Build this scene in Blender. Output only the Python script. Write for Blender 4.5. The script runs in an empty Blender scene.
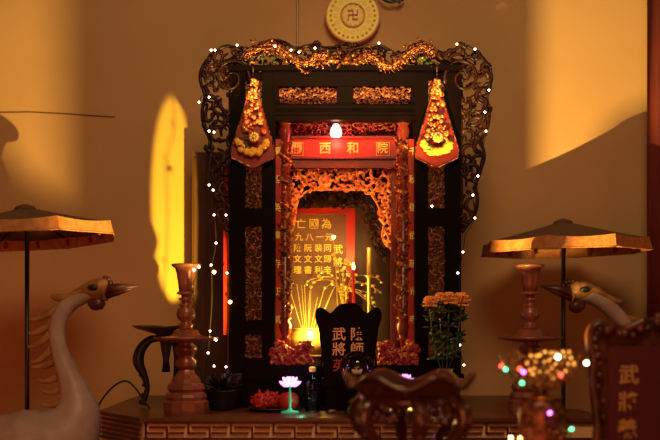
import bpy, bmesh, math, random
from mathutils import Vector, Matrix
from mathutils.noise import noise as pnoise

C = bpy.context.scene.collection
SC = bpy.context.scene
PI = math.pi

# ------------------------------------------------------------------ camera (rising-front lens), world, lights, exposure
FPX, YC, HC, HOR = 917.0, -4.17, 1.2, 322.0
cam = bpy.data.cameras.new('camera')
cam.lens = 50.0; cam.sensor_width = 36.0; cam.sensor_fit = 'HORIZONTAL'
cam.shift_y = (HOR - 220.0) / 660.0
cam.dof.use_dof = True; cam.dof.focus_distance = 4.2; cam.dof.aperture_fstop = 1.4
camo = bpy.data.objects.new('camera', cam); C.objects.link(camo)
camo.location = (0, YC, HC); camo.rotation_euler = (PI/2, 0, 0)
SC.camera = camo

w = bpy.data.worlds.new('world'); SC.world = w; w.use_nodes = True
bg = w.node_tree.nodes['Background']
bg.inputs[0].default_value = (1.0, 0.42, 0.16, 1); bg.inputs[1].default_value = 0.05

def lamp(name, kind, loc, energy, color, target=None, size=0.05, **kw):
    l = bpy.data.lights.new(name, kind); l.energy = energy; l.color = color
    if kind == 'AREA': l.shape = 'DISK'; l.size = size
    else: l.shadow_soft_size = size
    for k, v in kw.items(): setattr(l, k, v)
    o = bpy.data.objects.new(name, l); C.objects.link(o); o.location = loc
    if target is not None:
        o.rotation_euler = (Vector(target) - Vector(loc)).to_track_quat('-Z', 'Y').to_euler()
    return o

# low yellow lamp between the tables, throws the umbrella shadows up the wall (its added light shield is built further down)
LAMP = Vector((0.27, -0.95, 0.86))
lamp('low_yellow_lamp', 'SPOT', LAMP, 500, (1.0, 0.66, 0.16), LAMP + Vector((0, 0.1, 3.0)), 0.0034, spot_size=math.radians(139), spot_blend=0.16)
lo = lamp('wall_patch_spot', 'SPOT', (-0.12, -1.0, 0.72), 620, (1.0, 0.72, 0.045), (-0.85, 0.8, 1.80), 0.02, spot_size=math.radians(25), spot_blend=0.15)  # added spot with a squeezed cone, lays the yellow patch on the left wall
lo.scale = (0.22, 1.0, 1.0)
# hall light from high in front, and the reddish glow of the hall
lamp('hall_light', 'AREA', (0.3, -3.2, 3.9), 54, (1.0, 0.67, 0.32), (0, 0.8, 2.5), 1.4)
lamp('red_glow', 'AREA', (-0.2, -3.8, 0.9), 19, (1.0, 0.24, 0.07), (0, 0.6, 1.1), 1.6)
# red fill added out of view on both sides, reddens the wall ends
lamp('red_fill_left', 'AREA', (-2.3, -0.7, 1.0), 2.8, (1.0, 0.16, 0.04), (-1.75, 0.8, 1.2), 0.5)
lamp('red_fill_right', 'AREA', (2.4, -0.7, 1.2), 1.5, (1.0, 0.20, 0.05), (1.6, 0.8, 1.5), 0.5)
# separate orange spot high in front, aimed at the shrine crest
lamp('crest_spot', 'SPOT', (0.05, -1.6, 2.75), 48, (1.0, 0.43, 0.16), (0.06, 0.0, 2.30), 0.05, spot_size=math.radians(46), spot_blend=0.8)
# inside the shrine
lamp('red_bulb_light', 'POINT', (0.03, 0.03, 2.04), 3.6, (1.0, 0.05, 0.03), None, 0.02)
lamp('shrine_yellow', 'POINT', (-0.075, 0.11, 1.19), 8.5, (1.0, 0.68, 0.10), None, 0.02)
lamp('shrine_gold', 'SPOT', (0.10, 0.02, 1.52), 8.0, (1.0, 0.44, 0.09), (0.02, 0.3, 1.85), 0.03, spot_size=math.radians(150), spot_blend=0.6)

SC.view_settings.view_transform = 'Standard'; SC.view_settings.look = 'None'
SC.view_settings.gamma = 1.0; SC.view_settings.use_curve_mapping = False
SC.view_settings.exposure = 0.0

# ------------------------------------------------------------------ helpers
def u(Y): return (Y - YC) / FPX                     # metres per pixel of the photo at depth Y
def W(px, py, Y): return Vector(((px - 330) * u(Y), Y, HC + (HOR - py) * u(Y)))
def X(px, Y=0.0): return (px - 330) * u(Y)
def Z(py, Y=0.0): return HC + (HOR - py) * u(Y)

def mat(name, base, rough=0.5, metal=0.0, second=None, nscale=20.0, contrast=(0.4, 0.65), emit=None, es=0.0,
        bump=0.0, bscale=60.0, trans=0.0, coat=0.0, stretch=None, ior=1.45, spec=0.5):
    m = bpy.data.materials.new(name); m.use_nodes = True
    nt = m.node_tree; b = nt.nodes['Principled BSDF']
    b.inputs['Base Color'].default_value = (*base, 1); b.inputs['Roughness'].default_value = rough
    b.inputs['Metallic'].default_value = metal; b.inputs['Specular IOR Level'].default_value = spec; b.inputs['IOR'].default_value = ior
    b.inputs['Transmission Weight'].default_value = trans; b.inputs['Coat Weight'].default_value = coat
    if emit: b.inputs['Emission Color'].default_value = (*emit, 1); b.inputs['Emission Strength'].default_value = es
    tc = nt.nodes.new('ShaderNodeTexCoord'); mp = nt.nodes.new('ShaderNodeMapping')
    nt.links.new(tc.outputs['Object'], mp.inputs[0])
    if stretch: mp.inputs['Scale'].default_value = stretch
    if second:
        n = nt.nodes.new('ShaderNodeTexNoise'); n.inputs['Scale'].default_value = nscale; n.inputs['Detail'].default_value = 4
        r = nt.nodes.new('ShaderNodeValToRGB')
        r.color_ramp.elements[0].position, r.color_ramp.elements[1].position = contrast
        r.color_ramp.elements[0].color = (*base, 1); r.color_ramp.elements[1].color = (*second, 1)
        nt.links.new(mp.outputs[0], n.inputs['Vector']); nt.links.new(n.outputs[0], r.inputs[0])
        nt.links.new(r.outputs[0], b.inputs['Base Color'])
    if bump:
        n2 = nt.nodes.new('ShaderNodeTexNoise'); n2.inputs['Scale'].default_value = bscale
        bn = nt.nodes.new('ShaderNodeBump'); bn.inputs['Strength'].default_value = bump; bn.inputs['Distance'].default_value = 0.01
        nt.links.new(mp.outputs[0], n2.inputs['Vector']); nt.links.new(n2.outputs[0], bn.inputs['Height'])
        nt.links.new(bn.outputs[0], b.inputs['Normal'])
    return m

class MB:
    """collects shapes and links them as ONE mesh object"""
    def __init__(s): s.bm = bmesh.new()
    def box(s, x0, x1, y0, y1, z0, z1):
        v = [s.bm.verts.new(p) for p in ((x0,y0,z0),(x1,y0,z0),(x1,y1,z0),(x0,y1,z0),(x0,y0,z1),(x1,y0,z1),(x1,y1,z1),(x0,y1,z1))]
        for f in ((0,3,2,1),(4,5,6,7),(0,1,5,4),(1,2,6,5),(2,3,7,6),(3,0,4,7)): s.bm.faces.new([v[i] for i in f])
        return s
    def pbox(s, px0, px1, py0, py1, Y, y0, y1):     # box from photo edges measured at depth Y
        return s.box(X(px0, Y), X(px1, Y), y0, y1, Z(py1, Y), Z(py0, Y))
    def prism(s, poly, y0, y1):                      # polygon in X, Z
        a = [s.bm.verts.new((p[0], y0, p[1])) for p in poly]; b = [s.bm.verts.new((p[0], y1, p[1])) for p in poly]
        n = len(poly)
        s.bm.faces.new(a); s.bm.faces.new(b[::-1])
        for i in range(n): s.bm.faces.new((a[i], b[i], b[(i+1) % n], a[(i+1) % n]))
        return s
    def slab(s, poly, z0, z1):                       # polygon in X, Y
        a = [s.bm.verts.new((p[0], p[1], z0)) for p in poly]; b = [s.bm.verts.new((p[0], p[1], z1)) for p in poly]
        n = len(poly)
        s.bm.faces.new(a[::-1]); s.bm.faces.new(b)
        for i in range(n): s.bm.faces.new((a[i], a[(i+1) % n], b[(i+1) % n], b[i]))
        return s
    def lathe(s, prof, c=(0,0,0), n=28, fn=None):
        c = Vector(c); rings = []
        for (r, z) in prof:
            ring = []
            for k in range(n):
                a = 2*PI*k/n; rr, zz = (r, z) if fn is None else fn(r, z, a)
                ring.append(s.bm.verts.new(c + Vector((rr*math.cos(a), rr*math.sin(a), zz))))
            rings.append(ring)
        for i in range(len(rings)-1):
            for k in range(n):
                s.bm.faces.new((rings[i][k], rings[i][(k+1) % n], rings[i+1][(k+1) % n], rings[i+1][k]))
        if prof[0][0] > 1e-5: s.bm.faces.new(rings[0][::-1])
        if prof[-1][0] > 1e-5: s.bm.faces.new(rings[-1])
        return s
    def tube(s, pts, rad, n=8, flat=None):
        pts = [Vector(p) for p in pts]; m = len(pts)
        if not isinstance(rad, (list, tuple)): rad = [rad]*m
        t0 = (pts[1]-pts[0]).normalized()
        up = Vector((0,1,0)) if abs(t0.y) < 0.9 else Vector((1,0,0))
        nrm = t0.cross(up).normalized(); rings = []
        for i, p in enumerate(pts):
            t = (pts[min(i+1, m-1)] - pts[max(i-1, 0)]).normalized()
            nrm = (nrm - t*nrm.dot(t)).normalized(); b = t.cross(nrm)
            fl = 1.0 if flat is None else flat
            rings.append([s.bm.verts.new(p + (nrm*math.cos(2*PI*k/n) + b*fl*math.sin(2*PI*k/n))*rad[i]) for k in range(n)])
        for i in range(m-1):
            for k in range(n):
                s.bm.faces.new((rings[i][k], rings[i+1][k], rings[i+1][(k+1) % n], rings[i][(k+1) % n]))
        s.bm.faces.new(rings[0]); s.bm.faces.new(rings[-1][::-1])
        return s
    def ball(s, c, r, sc=(1,1,1), nu=12, nv=8, rot=None, lump=0.0, ls=30.0):
        c = Vector(c); M = rot or Matrix.Identity(3); g = []
        for j in range(1, nv):
            th = PI*j/nv; row = []
            for i in range(nu):
                ph = 2*PI*i/nu
                d = Vector((math.sin(th)*math.cos(ph)*sc[0], math.sin(th)*math.sin(ph)*sc[1], math.cos(th)*sc[2]))*r
                p = c + M @ d
                if lump: p = c + (p-c)*(1 + lump*pnoise(p*ls))
                row.append(s.bm.verts.new(p))
            g.append(row)
        t = s.bm.verts.new(c + M @ Vector((0,0,sc[2]*r))); b = s.bm.verts.new(c - M @ Vector((0,0,sc[2]*r)))
        for i in range(nu):
            k = (i+1) % nu
            s.bm.faces.new((t, g[0][i], g[0][k])); s.bm.faces.new((b, g[-1][k], g[-1][i]))
            for j in range(nv-2): s.bm.faces.new((g[j][i], g[j+1][i], g[j+1][k], g[j][k]))
        return s
    def text(s, body, x, y, z, size, ext=0.002, bold=0.012, squash=1.0):   # centred lettering facing -Y
        cu = bpy.data.curves.new('t', 'FONT'); cu.body = body; cu.align_x = 'CENTER'; cu.align_y = 'CENTER'
        cu.size = size; cu.extrude = ext; cu.offset = bold*size; cu.resolution_u = 3
        o = bpy.data.objects.new('t', cu); C.objects.link(o)
        me = bpy.data.meshes.new_from_object(o.evaluated_get(bpy.context.evaluated_depsgraph_get()))
        me.transform(Matrix(((squash,0,0,x),(0,0,-1,y),(0,1,0,z),(0,0,0,1))))
        s.bm.from_mesh(me)
        bpy.data.objects.remove(o); bpy.data.curves.remove(cu); bpy.data.meshes.remove(me)
        return s
    def build(s, name, m, parent=None, label=None, smooth=False):
        bmesh.ops.recalc_face_normals(s.bm, faces=s.bm.faces)
        me = bpy.data.meshes.new(name); s.bm.to_mesh(me); s.bm.free()
        if smooth:
            for p in me.polygons: p.use_smooth = True
        me.materials.append(m)
        o = bpy.data.objects.new(name, me); C.objects.link(o)
        if parent is not None:
            me.transform(Matrix.Translation(-root_loc(parent))); o.parent = parent
        if label: o['label'] = label
        return o

def root_loc(p):
    while p.parent is not None: p = p.parent
    return Vector(p.location)

def tag(o, label=None, cat=None, group=None, kind=None):
    if label: o['label'] = label
    if cat: o['category'] = cat
    if group: o['group'] = group
    if kind: o['kind'] = kind
    return o

def thing(name, label, cat, loc=(0,0,0), group=None):
    o = bpy.data.objects.new(name, None); C.objects.link(o); o.location = loc; o.empty_display_size = 0.1
    return tag(o, label, cat, group)

def copy_tree(o, parent=None):
    c = o.copy(); C.objects.link(c)
    if parent is not None: c.parent = parent
    for ch in list(o.children): copy_tree(ch, c)
    return c

def inside(p, poly):
    r = False; n = len(poly)
    for i in range(n):
        a, b = poly[i], poly[(i+1) % n]
        if (a[1] > p[1]) != (b[1] > p[1]) and p[0] < (b[0]-a[0])*(p[1]-a[1])/(b[1]-a[1]) + a[0]: r = not r
    return r

def smooth_path(pts, n=4, closed=False):
    pts = [Vector(p) for p in pts]; out = []; m = len(pts)
    rng = range(m if closed else m-1)
    for i in rng:
        g = (lambda k: pts[k % m]) if closed else (lambda k: pts[max(0, min(m-1, k))])
        p0, p1, p2, p3 = g(i-1), g(i), g(i+1), g(i+2)
        for j in range(n):
            t = j/n
            out.append(0.5*((2*p1) + (p2-p0)*t + (2*p0-5*p1+4*p2-p3)*t*t + (3*p1-p0-3*p2+p3)*t**3))
    if not closed: out.append(pts[-1])
    return out

def interp(vals, n):
    out = []
    for i in range(len(vals)-1):
        for j in range(n): out.append(vals[i] + (vals[i+1]-vals[i])*j/n)
    out.append(vals[-1]); return out

def scrolls(mb, poly, Y, seed, size, rad, spacing, depth=0.006, leaves=True):
    """openwork carving: leafy C-scrolls filling a polygon in X, Z at depth Y"""
    rg = random.Random(seed)
    xs = [p[0] for p in poly]; zs = [p[1] for p in poly]; cs = []
    for _ in range(3000):
        p = (rg.uniform(min(xs), max(xs)), rg.uniform(min(zs), max(zs)))
        if not inside(p, poly) or any((p[0]-c[0])**2 + (p[1]-c[1])**2 < spacing**2 for c in cs): continue
        cs.append(p)
    for (cx, cz) in cs:
        a0 = rg.uniform(0, 2*PI); d = rg.choice((-1, 1)); turn = rg.uniform(1.1, 1.9)*PI; r0 = size*rg.uniform(0.75, 1.15)
        pts, rr = [], []
        for k in range(9):
            t = k/8; a = a0 + d*turn*t; r = r0*(1 - 0.72*t)
            p = (cx + r*math.cos(a), cz + r*math.sin(a))
            if not inside(p, poly):
                q = 0.45; p = (cx + r*q*math.cos(a), cz + r*q*math.sin(a))
            pts.append((p[0], Y - depth*math.sin(PI*t), p[1])); rr.append(rad*(0.75 + 0.7*math.sin(PI*min(1, t*1.15)))*rg.uniform(0.85, 1.1))
        mb.tube(pts, rr, 6)
        if leaves:
            mb.ball(pts[-1], rad*1.6, (1, 0.8, 1), 7, 5)
            for k in (2, 4):
                a = a0 + d*turn*k/8 + rg.uniform(-.3, .3); p = Vector(pts[k]); q = p + Vector((math.cos(a), 0, math.sin(a)))*size*0.55
                if inside((q.x, q.z), poly): mb.tube([p, (p+q)/2 + Vector((0, -depth, 0)), q], [rad*0.6, rad*1.0, rad*0.2], 5)
    return mb

def rect(px0, px1, py0, py1, Y):
    return [(X(px0, Y), Z(py1, Y)), (X(px1, Y), Z(py1, Y)), (X(px1, Y), Z(py0, Y)), (X(px0, Y), Z(py0, Y))]

# ------------------------------------------------------------------ materials
M = {}
M['wall'] = mat('ochre_wall_paint', (0.60, 0.36, 0.17), 0.75, 0, (0.54, 0.315, 0.145), 1.6, (0.35, 0.7), bump=0.05, bscale=25)
M['floor'] = mat('dark_red_floor_tile', (0.12, 0.04, 0.025), 0.5, 0, (0.16, 0.06, 0.03), 4)
M['lacquer'] = mat('black_brown_lacquer', (0.003, 0.0012, 0.001), 0.45, 0, (0.005, 0.0016, 0.0014), 9, spec=0.06)
M['carved'] = mat('dark_carved_wood', (0.016, 0.0045, 0.0025), 0.38, 0, (0.040, 0.010, 0.005), 30, spec=0.25)
M['goldcarve'] = mat('gilded_carving', (0.70, 0.27, 0.06), 0.28, 0.6, (0.10, 0.022, 0.006), 75, (0.37, 0.53))
M['panelcarve'] = mat('half_gilded_panel', (0.34, 0.11, 0.05), 0.40, 0.3, (0.07, 0.015, 0.010), 50, (0.4, 0.6))
M['redlac'] = mat('red_lacquer', (0.42, 0.012, 0.008), 0.35, 0, (0.34, 0.012, 0.008), 12)
M['darkred'] = mat('dark_red_wood', (0.16, 0.012, 0.010), 0.4, 0, (0.10, 0.008, 0.008), 14)
M['board'] = mat('rose_brown_board', (0.17, 0.075, 0.040), 0.45, 0, (0.13, 0.055, 0.03), 8)
M['brown'] = mat('brown_wood', (0.10, 0.035, 0.016), 0.45, 0, (0.07, 0.024, 0.010), 8, stretch=(6, 6, 0.6))
M['colbrown'] = mat('dark_column_lacquer', (0.16, 0.022, 0.016), 0.25)
M['coldragon'] = mat('worn_gilt_column', (0.42, 0.15, 0.04), 0.32, 0.35, (0.05, 0.010, 0.005), 45, (0.42, 0.58))
M['gildorange'] = mat('orange_gilt_vines', (0.90, 0.34, 0.09), 0.35, 0.15, (0.45, 0.08, 0.025), 50, (0.45, 0.62))
M['darkbrown'] = mat('dark_brown_wood', (0.045, 0.016, 0.008), 0.5, 0, (0.03, 0.010, 0.005), 8, stretch=(6, 6, 0.6))
M['textgold'] = mat('yellow_gold_lettering', (0.98, 0.80, 0.10), 0.4, 0.1)
M['gilt'] = mat('gold_leaf', (0.95, 0.62, 0.12), 0.4, 0.15)
M['gold'] = mat('bright_brass', (0.90, 0.62, 0.14), 0.25, 0.45)
M['redglow'] = mat('glowing_red_glass', (1.0, 0.3, 0.2), 0.3, emit=(1.0, 0.45, 0.36), es=14)
M['bulb'] = mat('warm_white_bulb', (1, .9, .75), 0.3, emit=(1.0, 0.78, 0.55), es=11)
M['ambulb'] = mat('amber_bulb', (1, .7, .3), 0.3, emit=(1.0, 0.50, 0.12), es=16)
M['wire'] = mat('black_wire', (0.01, 0.008, 0.007), 0.5)
M['yellow'] = mat('yellow_painted_disc', (0.95, 0.88, 0.07), 0.4, 0, (0.92, 0.74, 0.07), 30)
M['pale'] = mat('pale_yellow_disc', (0.95, 0.78, 0.22), 0.4)
M['ochredot'] = mat('brown_ochre_paint', (0.62, 0.34, 0.08), 0.45)
M['rose'] = mat('rose_red_paint', (0.50, 0.13, 0.05), 0.45)
M['crimson'] = mat('crimson_paint', (0.42, 0.03, 0.025), 0.45)
M['copper'] = mat('reddish_copper_lacquer', (0.30, 0.10, 0.06), 0.30, 0.2, (0.22, 0.065, 0.04), 18)
M['white'] = mat('grey_white_feather_paint', (0.42, 0.31, 0.28), 0.45, 0, (0.35, 0.25, 0.22), 12)
M['ochre'] = mat('ochre_feather_paint', (0.38, 0.19, 0.07), 0.4, 0, (0.24, 0.10, 0.035), 25)
M['beak'] = mat('dark_red_brown_beak', (0.085, 0.022, 0.014), 0.35)
M['black'] = mat('black_paint', (0.012, 0.009, 0.008), 0.4)
M['cloth'] = mat('brown_umbrella_cloth', (0.14, 0.070, 0.040), 0.8, 0, (0.11, 0.052, 0.03), 25, bump=0.1)
M['brocade'] = mat('orange_gold_brocade', (0.46, 0.17, 0.05), 0.6, 0, (0.35, 0.115, 0.03), 40, bump=0.2)
M['tasselred'] = mat('red_tassel', (0.22, 0.02, 0.015), 0.7)
M['tabletop'] = mat('red_brown_tabletop', (0.13, 0.040, 0.022), 0.35, 0, (0.10, 0.03, 0.018), 6, stretch=(1, 8, 1))
M['fretground'] = mat('tan_frieze_ground', (0.80, 0.50, 0.28), 0.5, 0, (0.72, 0.43, 0.24), 14)
M['fret'] = mat('dark_red_fret', (0.07, 0.008, 0.006), 0.45)
def thin_glass(name, tint, k):
    m = bpy.data.materials.new(name); m.use_nodes = True; nt = m.node_tree; nt.nodes.remove(nt.nodes['Principled BSDF'])
    t = nt.nodes.new('ShaderNodeBsdfTransparent'); t.inputs[0].default_value = (*tint, 1)
    g = nt.nodes.new('ShaderNodeBsdfGlossy'); g.inputs['Roughness'].default_value = 0.03
    lw = nt.nodes.new('ShaderNodeLayerWeight'); lw.inputs[0].default_value = k
    mx_ = nt.nodes.new('ShaderNodeMixShader')
    nt.links.new(lw.outputs['Fresnel'], mx_.inputs[0]); nt.links.new(t.outputs[0], mx_.inputs[1]); nt.links.new(g.outputs[0], mx_.inputs[2])
    nt.links.new(mx_.outputs[0], nt.nodes['Material Output'].inputs[0])
    return m
M['glass'] = thin_glass('clear_thin_glass', (.93,.95,.97), .36)
M['plastic'] = thin_glass('clear_bottle_plastic', (.80,.84,.95), .20)
M['water'] = mat('water', (0.9, 1, 0.97), 0.02, trans=1.0, ior=1.33)
M['pinklotus'] = mat('glowing_pink_lotus', (0.9, 0.5, 0.9), 0.3, emit=(0.95, 0.38, 0.92), es=1.6)
M['greenglow'] = mat('green_lit_plastic', (0.1, 0.7, 0.45), 0.3, emit=(0.05, 0.55, 0.30), es=0.22)
M['fruit'] = mat('red_fruit_skin', (0.55, 0.025, 0.02), 0.35, 0, (0.42, 0.03, 0.02), 20)
M['fruitgreen'] = mat('green_scale_tip', (0.20, 0.16, 0.04), 0.5)
M['leaf'] = mat('dark_green_leaf', (0.025, 0.05, 0.015), 0.5, 0, (0.04, 0.07, 0.02), 20)
M['orange'] = mat('orange_petal', (0.95, 0.36, 0.10), 0.6, 0, (0.95, 0.46, 0.16), 30)
M['yelflower'] = mat('yellow_flower', (0.90, 0.55, 0.05), 0.5, 0, (0.85, 0.40, 0.03), 40)
M['foilred'] = mat('dark_red_foil', (0.22, 0.014, 0.010), 0.4)
M['goldflower'] = mat('gold_foil_flower', (0.85, 0.48, 0.14), 0.3, 0.4, (0.55, 0.10, 0.04), 70)
M['redflower'] = mat('red_foil', (0.42, 0.04, 0.02), 0.35, 0.2, (0.80, 0.42, 0.10), 60)
M['porcelain'] = mat('grey_white_porcelain', (0.40, 0.30, 0.26), 0.3, 0, (0.10, 0.08, 0.12), 25, (0.5, 0.62))
M['redcarve'] = mat('red_gold_carved_wood', (0.34, 0.028, 0.035), 0.25, 0.1, (0.70, 0.30, 0.06), 45, (0.52, 0.64))
M['frontwood'] = mat('polished_red_brown_wood', (0.062, 0.017, 0.014), 0.22, 0, (0.09, 0.024, 0.017), 8, coat=0.5)
M['maroon'] = mat('maroon_panel', (0.085, 0.012, 0.018), 0.45)
M['tabframe'] = mat('carved_red_brown_frame', (0.045, 0.011, 0.007), 0.30, 0, (0.12, 0.030, 0.012), 22)
M['curtain'] = mat('dark_red_cloth', (0.17, 0.022, 0.016), 0.85, 0, (0.12, 0.016, 0.012), 8, stretch=(8, 8, 0.5))
M['pewter'] = mat('dull_pewter', (0.16, 0.11, 0.09), 0.35, 0.6)

# ------------------------------------------------------------------ the setting
YW = 0.8
tag(MB().box(-3.2, 3.2, YW, YW+0.1, -0.01, 4.2).build('wall_back', M['wall']), 'ochre yellow painted wall behind the shrine', kind='structure')
tag(MB().box(-3.2, 3.2, -5.5, YW, -0.1, 0).build('floor', M['floor']), 'dark red floor', kind='structure')

# ------------------------------------------------------------------ altar table
TT = 0.81
table = thing('altar_table', 'long dark red altar table with a tan key fret frieze along its front edge', 'table', (0, 0, 0))
plan = [(-0.771,-0.45), (1.12,-0.45), (1.12,-0.12), (1.02,0.05), (1.02,0.70), (-1.016,0.70), (-1.016,-0.15)]
def grow(poly, d):
    cx, cy = 0.05, 0.05
    return [(x + (d if x > cx else -d), y + (d if y > cy else -d)) for x, y in poly]
MB().slab(plan, TT-0.016, TT).build('tabletop', M['tabletop'], table)
MB().slab(grow(plan, -0.012), TT-0.125, TT-0.016).build('apron', M['fretground'], table)
fm = MB(); yf = -0.444
def fb(x0, x1, z0, z1): fm.box(x0, x1, yf-0.006, yf+0.01, z0, z1)
zt, zb = TT-0.020, TT-0.084
fb(-0.755, 1.10, zt-0.004, zt+0.006); fb(-0.755, 1.10, zb-0.005, zb+0.003)
pitch = 0.173; t = 0.0065
x = -0.752
fb(x, x+t, zb, zt)
h = zt - zb
while x < 1.10 - pitch:
    a = x; tv = t*1.15
    fb(a, a+tv, zb+h*.30, zt); fb(a, a+pitch*.44, zb+h*.30, zb+h*.30+t)
    fb(a+pitch*.10, a+pitch*.50+tv, zb+h*.66, zb+h*.66+t)
    fb(a+pitch*.50, a+pitch*.50+tv, zb, zb+h*.66); fb(a+pitch*.56, a+pitch*.92, zb+h*.30, zb+h*.30+t) 
    fb(a+pitch*.58, a+pitch*.94, zb+h*.66, zb+h*.66+t)
    x += pitch
fm.build('key_fret', M['fret'], table, 'dark red key fret raised on the tan frieze')
sm = MB()                                                   # ribbed side of the chamfered corner
d = Vector((-0.245, 0.30, 0)).normalized(); nrm = Vector((-d.y*-1*-1, 0, 0))
for k in range(5):
    z0 = TT - 0.03 - k*0.02
    p, q = Vector((-0.775,-0.435,z0)), Vector((-1.012,-0.145,z0))
    sm.tube([p, q], 0.006, 6)
sm.build('side_moulding', M['tabletop'], table)
for (lx, ly) in ((-0.72,-0.39), (1.05,-0.39), (-0.95,0.63), (0.95,0.63)):
    MB().box(lx-0.04, lx+0.04, ly-0.04, ly+0.04, 0, TT-0.12).build('leg', M['tabletop'], table)
MB().slab(grow(plan, -0.04), 0.15, TT-0.125).build('base_cabinet', M['lacquer'], table)

# ------------------------------------------------------------------ the shrine
sh = thing('altar_shrine', 'tall black and red carved wooden shrine with openwork wings and dragon crest', 'shrine', (0.06, 0.25, TT))
CX = 345.0
def mir(px): return 2*CX - px
L = M['lacquer']
for side in (0, 1):
    f = (lambda a, b: (a, b)) if side == 0 else (lambda a, b: (mir(b), mir(a)))
    pm = MB()
    for (a, b) in ((229, 245), (262, 275)):
        p, q = f(a, b); pm.pbox(p, q, 68, 376, 0, 0.0, 0.05)
    for (t0, b0) in ((68, 80), (208, 226), (320, 334), (358, 376)):
        p, q = f(245, 262); pm.pbox(p, q, t0, b0, 0, 0.004, 0.046)
    for (a, b) in ((229, 231), (243, 245), (262, 264), (273, 275)):
        p, q = f(a, b); pm.pbox(p, q, 70, 372, 0, -0.006, 0.0)
    pm.build('side_pylon', L, sh)
    for i, (t0, b0) in enumerate(((80, 208), (226, 320), (334, 358))):
        p, q = f(245, 262); r = rect(p-1, q+1, t0-1, b0+1, 0)
        scrolls(MB(), r, 0.02, 11+i+side*7, 0.024, 0.0038, 0.024).build('carved_panel', M['panelcarve'], sh, 'reddish gilded openwork panel', smooth=True)
# header between the pylons
hm = MB()
hm.pbox(275, mir(275), 68, 86, 0, -0.005, 0.06); hm.pbox(275, mir(275), 104, 120, 0, -0.005, 0.06)
for (a, b) in ((275, 279), (337, 353), (411, 415)): hm.pbox(a, b, 86, 104, 0, 0.0, 0.06)
hm.pbox(229, mir(229), 66, 71, 0, -0.02, 0.06); hm.pbox(275, mir(275), 106, 109, 0, -0.014, 0); hm.pbox(275, mir(275), 113, 115, 0, -0.014, 0)
hm.build('header', L, sh)
for (a, b) in ((279, 337), (353, 411)):
    r = rect(a+1, b-1, 87, 103, 0)
    pnl = MB(); pnl.pbox(a, b, 86, 104, 0, 0.035, 0.045); pnl.build('panel_back', M['darkred'], sh)
    scrolls(MB(), r, 0.022, a, 0.022, 0.0050, 0.018).build('header_carving', M['panelcarve'], sh, 'gilded carved panel in the header', smooth=True)

# openwork wings with scalloped edge
wing = [(461,70), (461,232), (466,226), (474,214), (477,200), (475,186), (480,170), (484,155), (481,140), (487,126), (489,110), (486,95), (491,79), (488,65), (476,51), (463,45), (452,50), (440,53), (440,62)]
def wingpoly(side):
    return [(X(p+1 if side else CX-(p-CX)*0.995), Z(q)) for p, q in wing]
for side in (0, 1):
    poly = wingpoly(side); wb = MB()
    edge = smooth_path([Vector((p[0], 0.012, p[1])) for p in poly[1:-1]], 3)
    wb.tube(edge, 0.0085, 6)
    scrolls(wb, poly, 0.012, 31+side, 0.048, 0.0078, 0.045, 0.010); wb.tube([(poly[0][0], .012, poly[0][1]), (poly[1][0], .012, poly[1][1])], .007, 6)
    sp = []                                                # the big volute in the upper corner
    cx, cz = X(463 if side else mir(463)+4), Z(78); sg = 1 if side else -1
    for k in range(30):
        a = -0.3 + k*0.32; r = 0.092*(1-k/34)
        sp.append((cx + sg*r*math.cos(PI-a)*0.95, -0.004, cz + r*math.sin(PI-a)))
    wb.tube(sp, [0.011*(1-k/45) for k in range(30)], 7)
    wb.build('openwork_wing', M['carved'], sh, 'dark openwork scroll wing', smooth=True)

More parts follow.
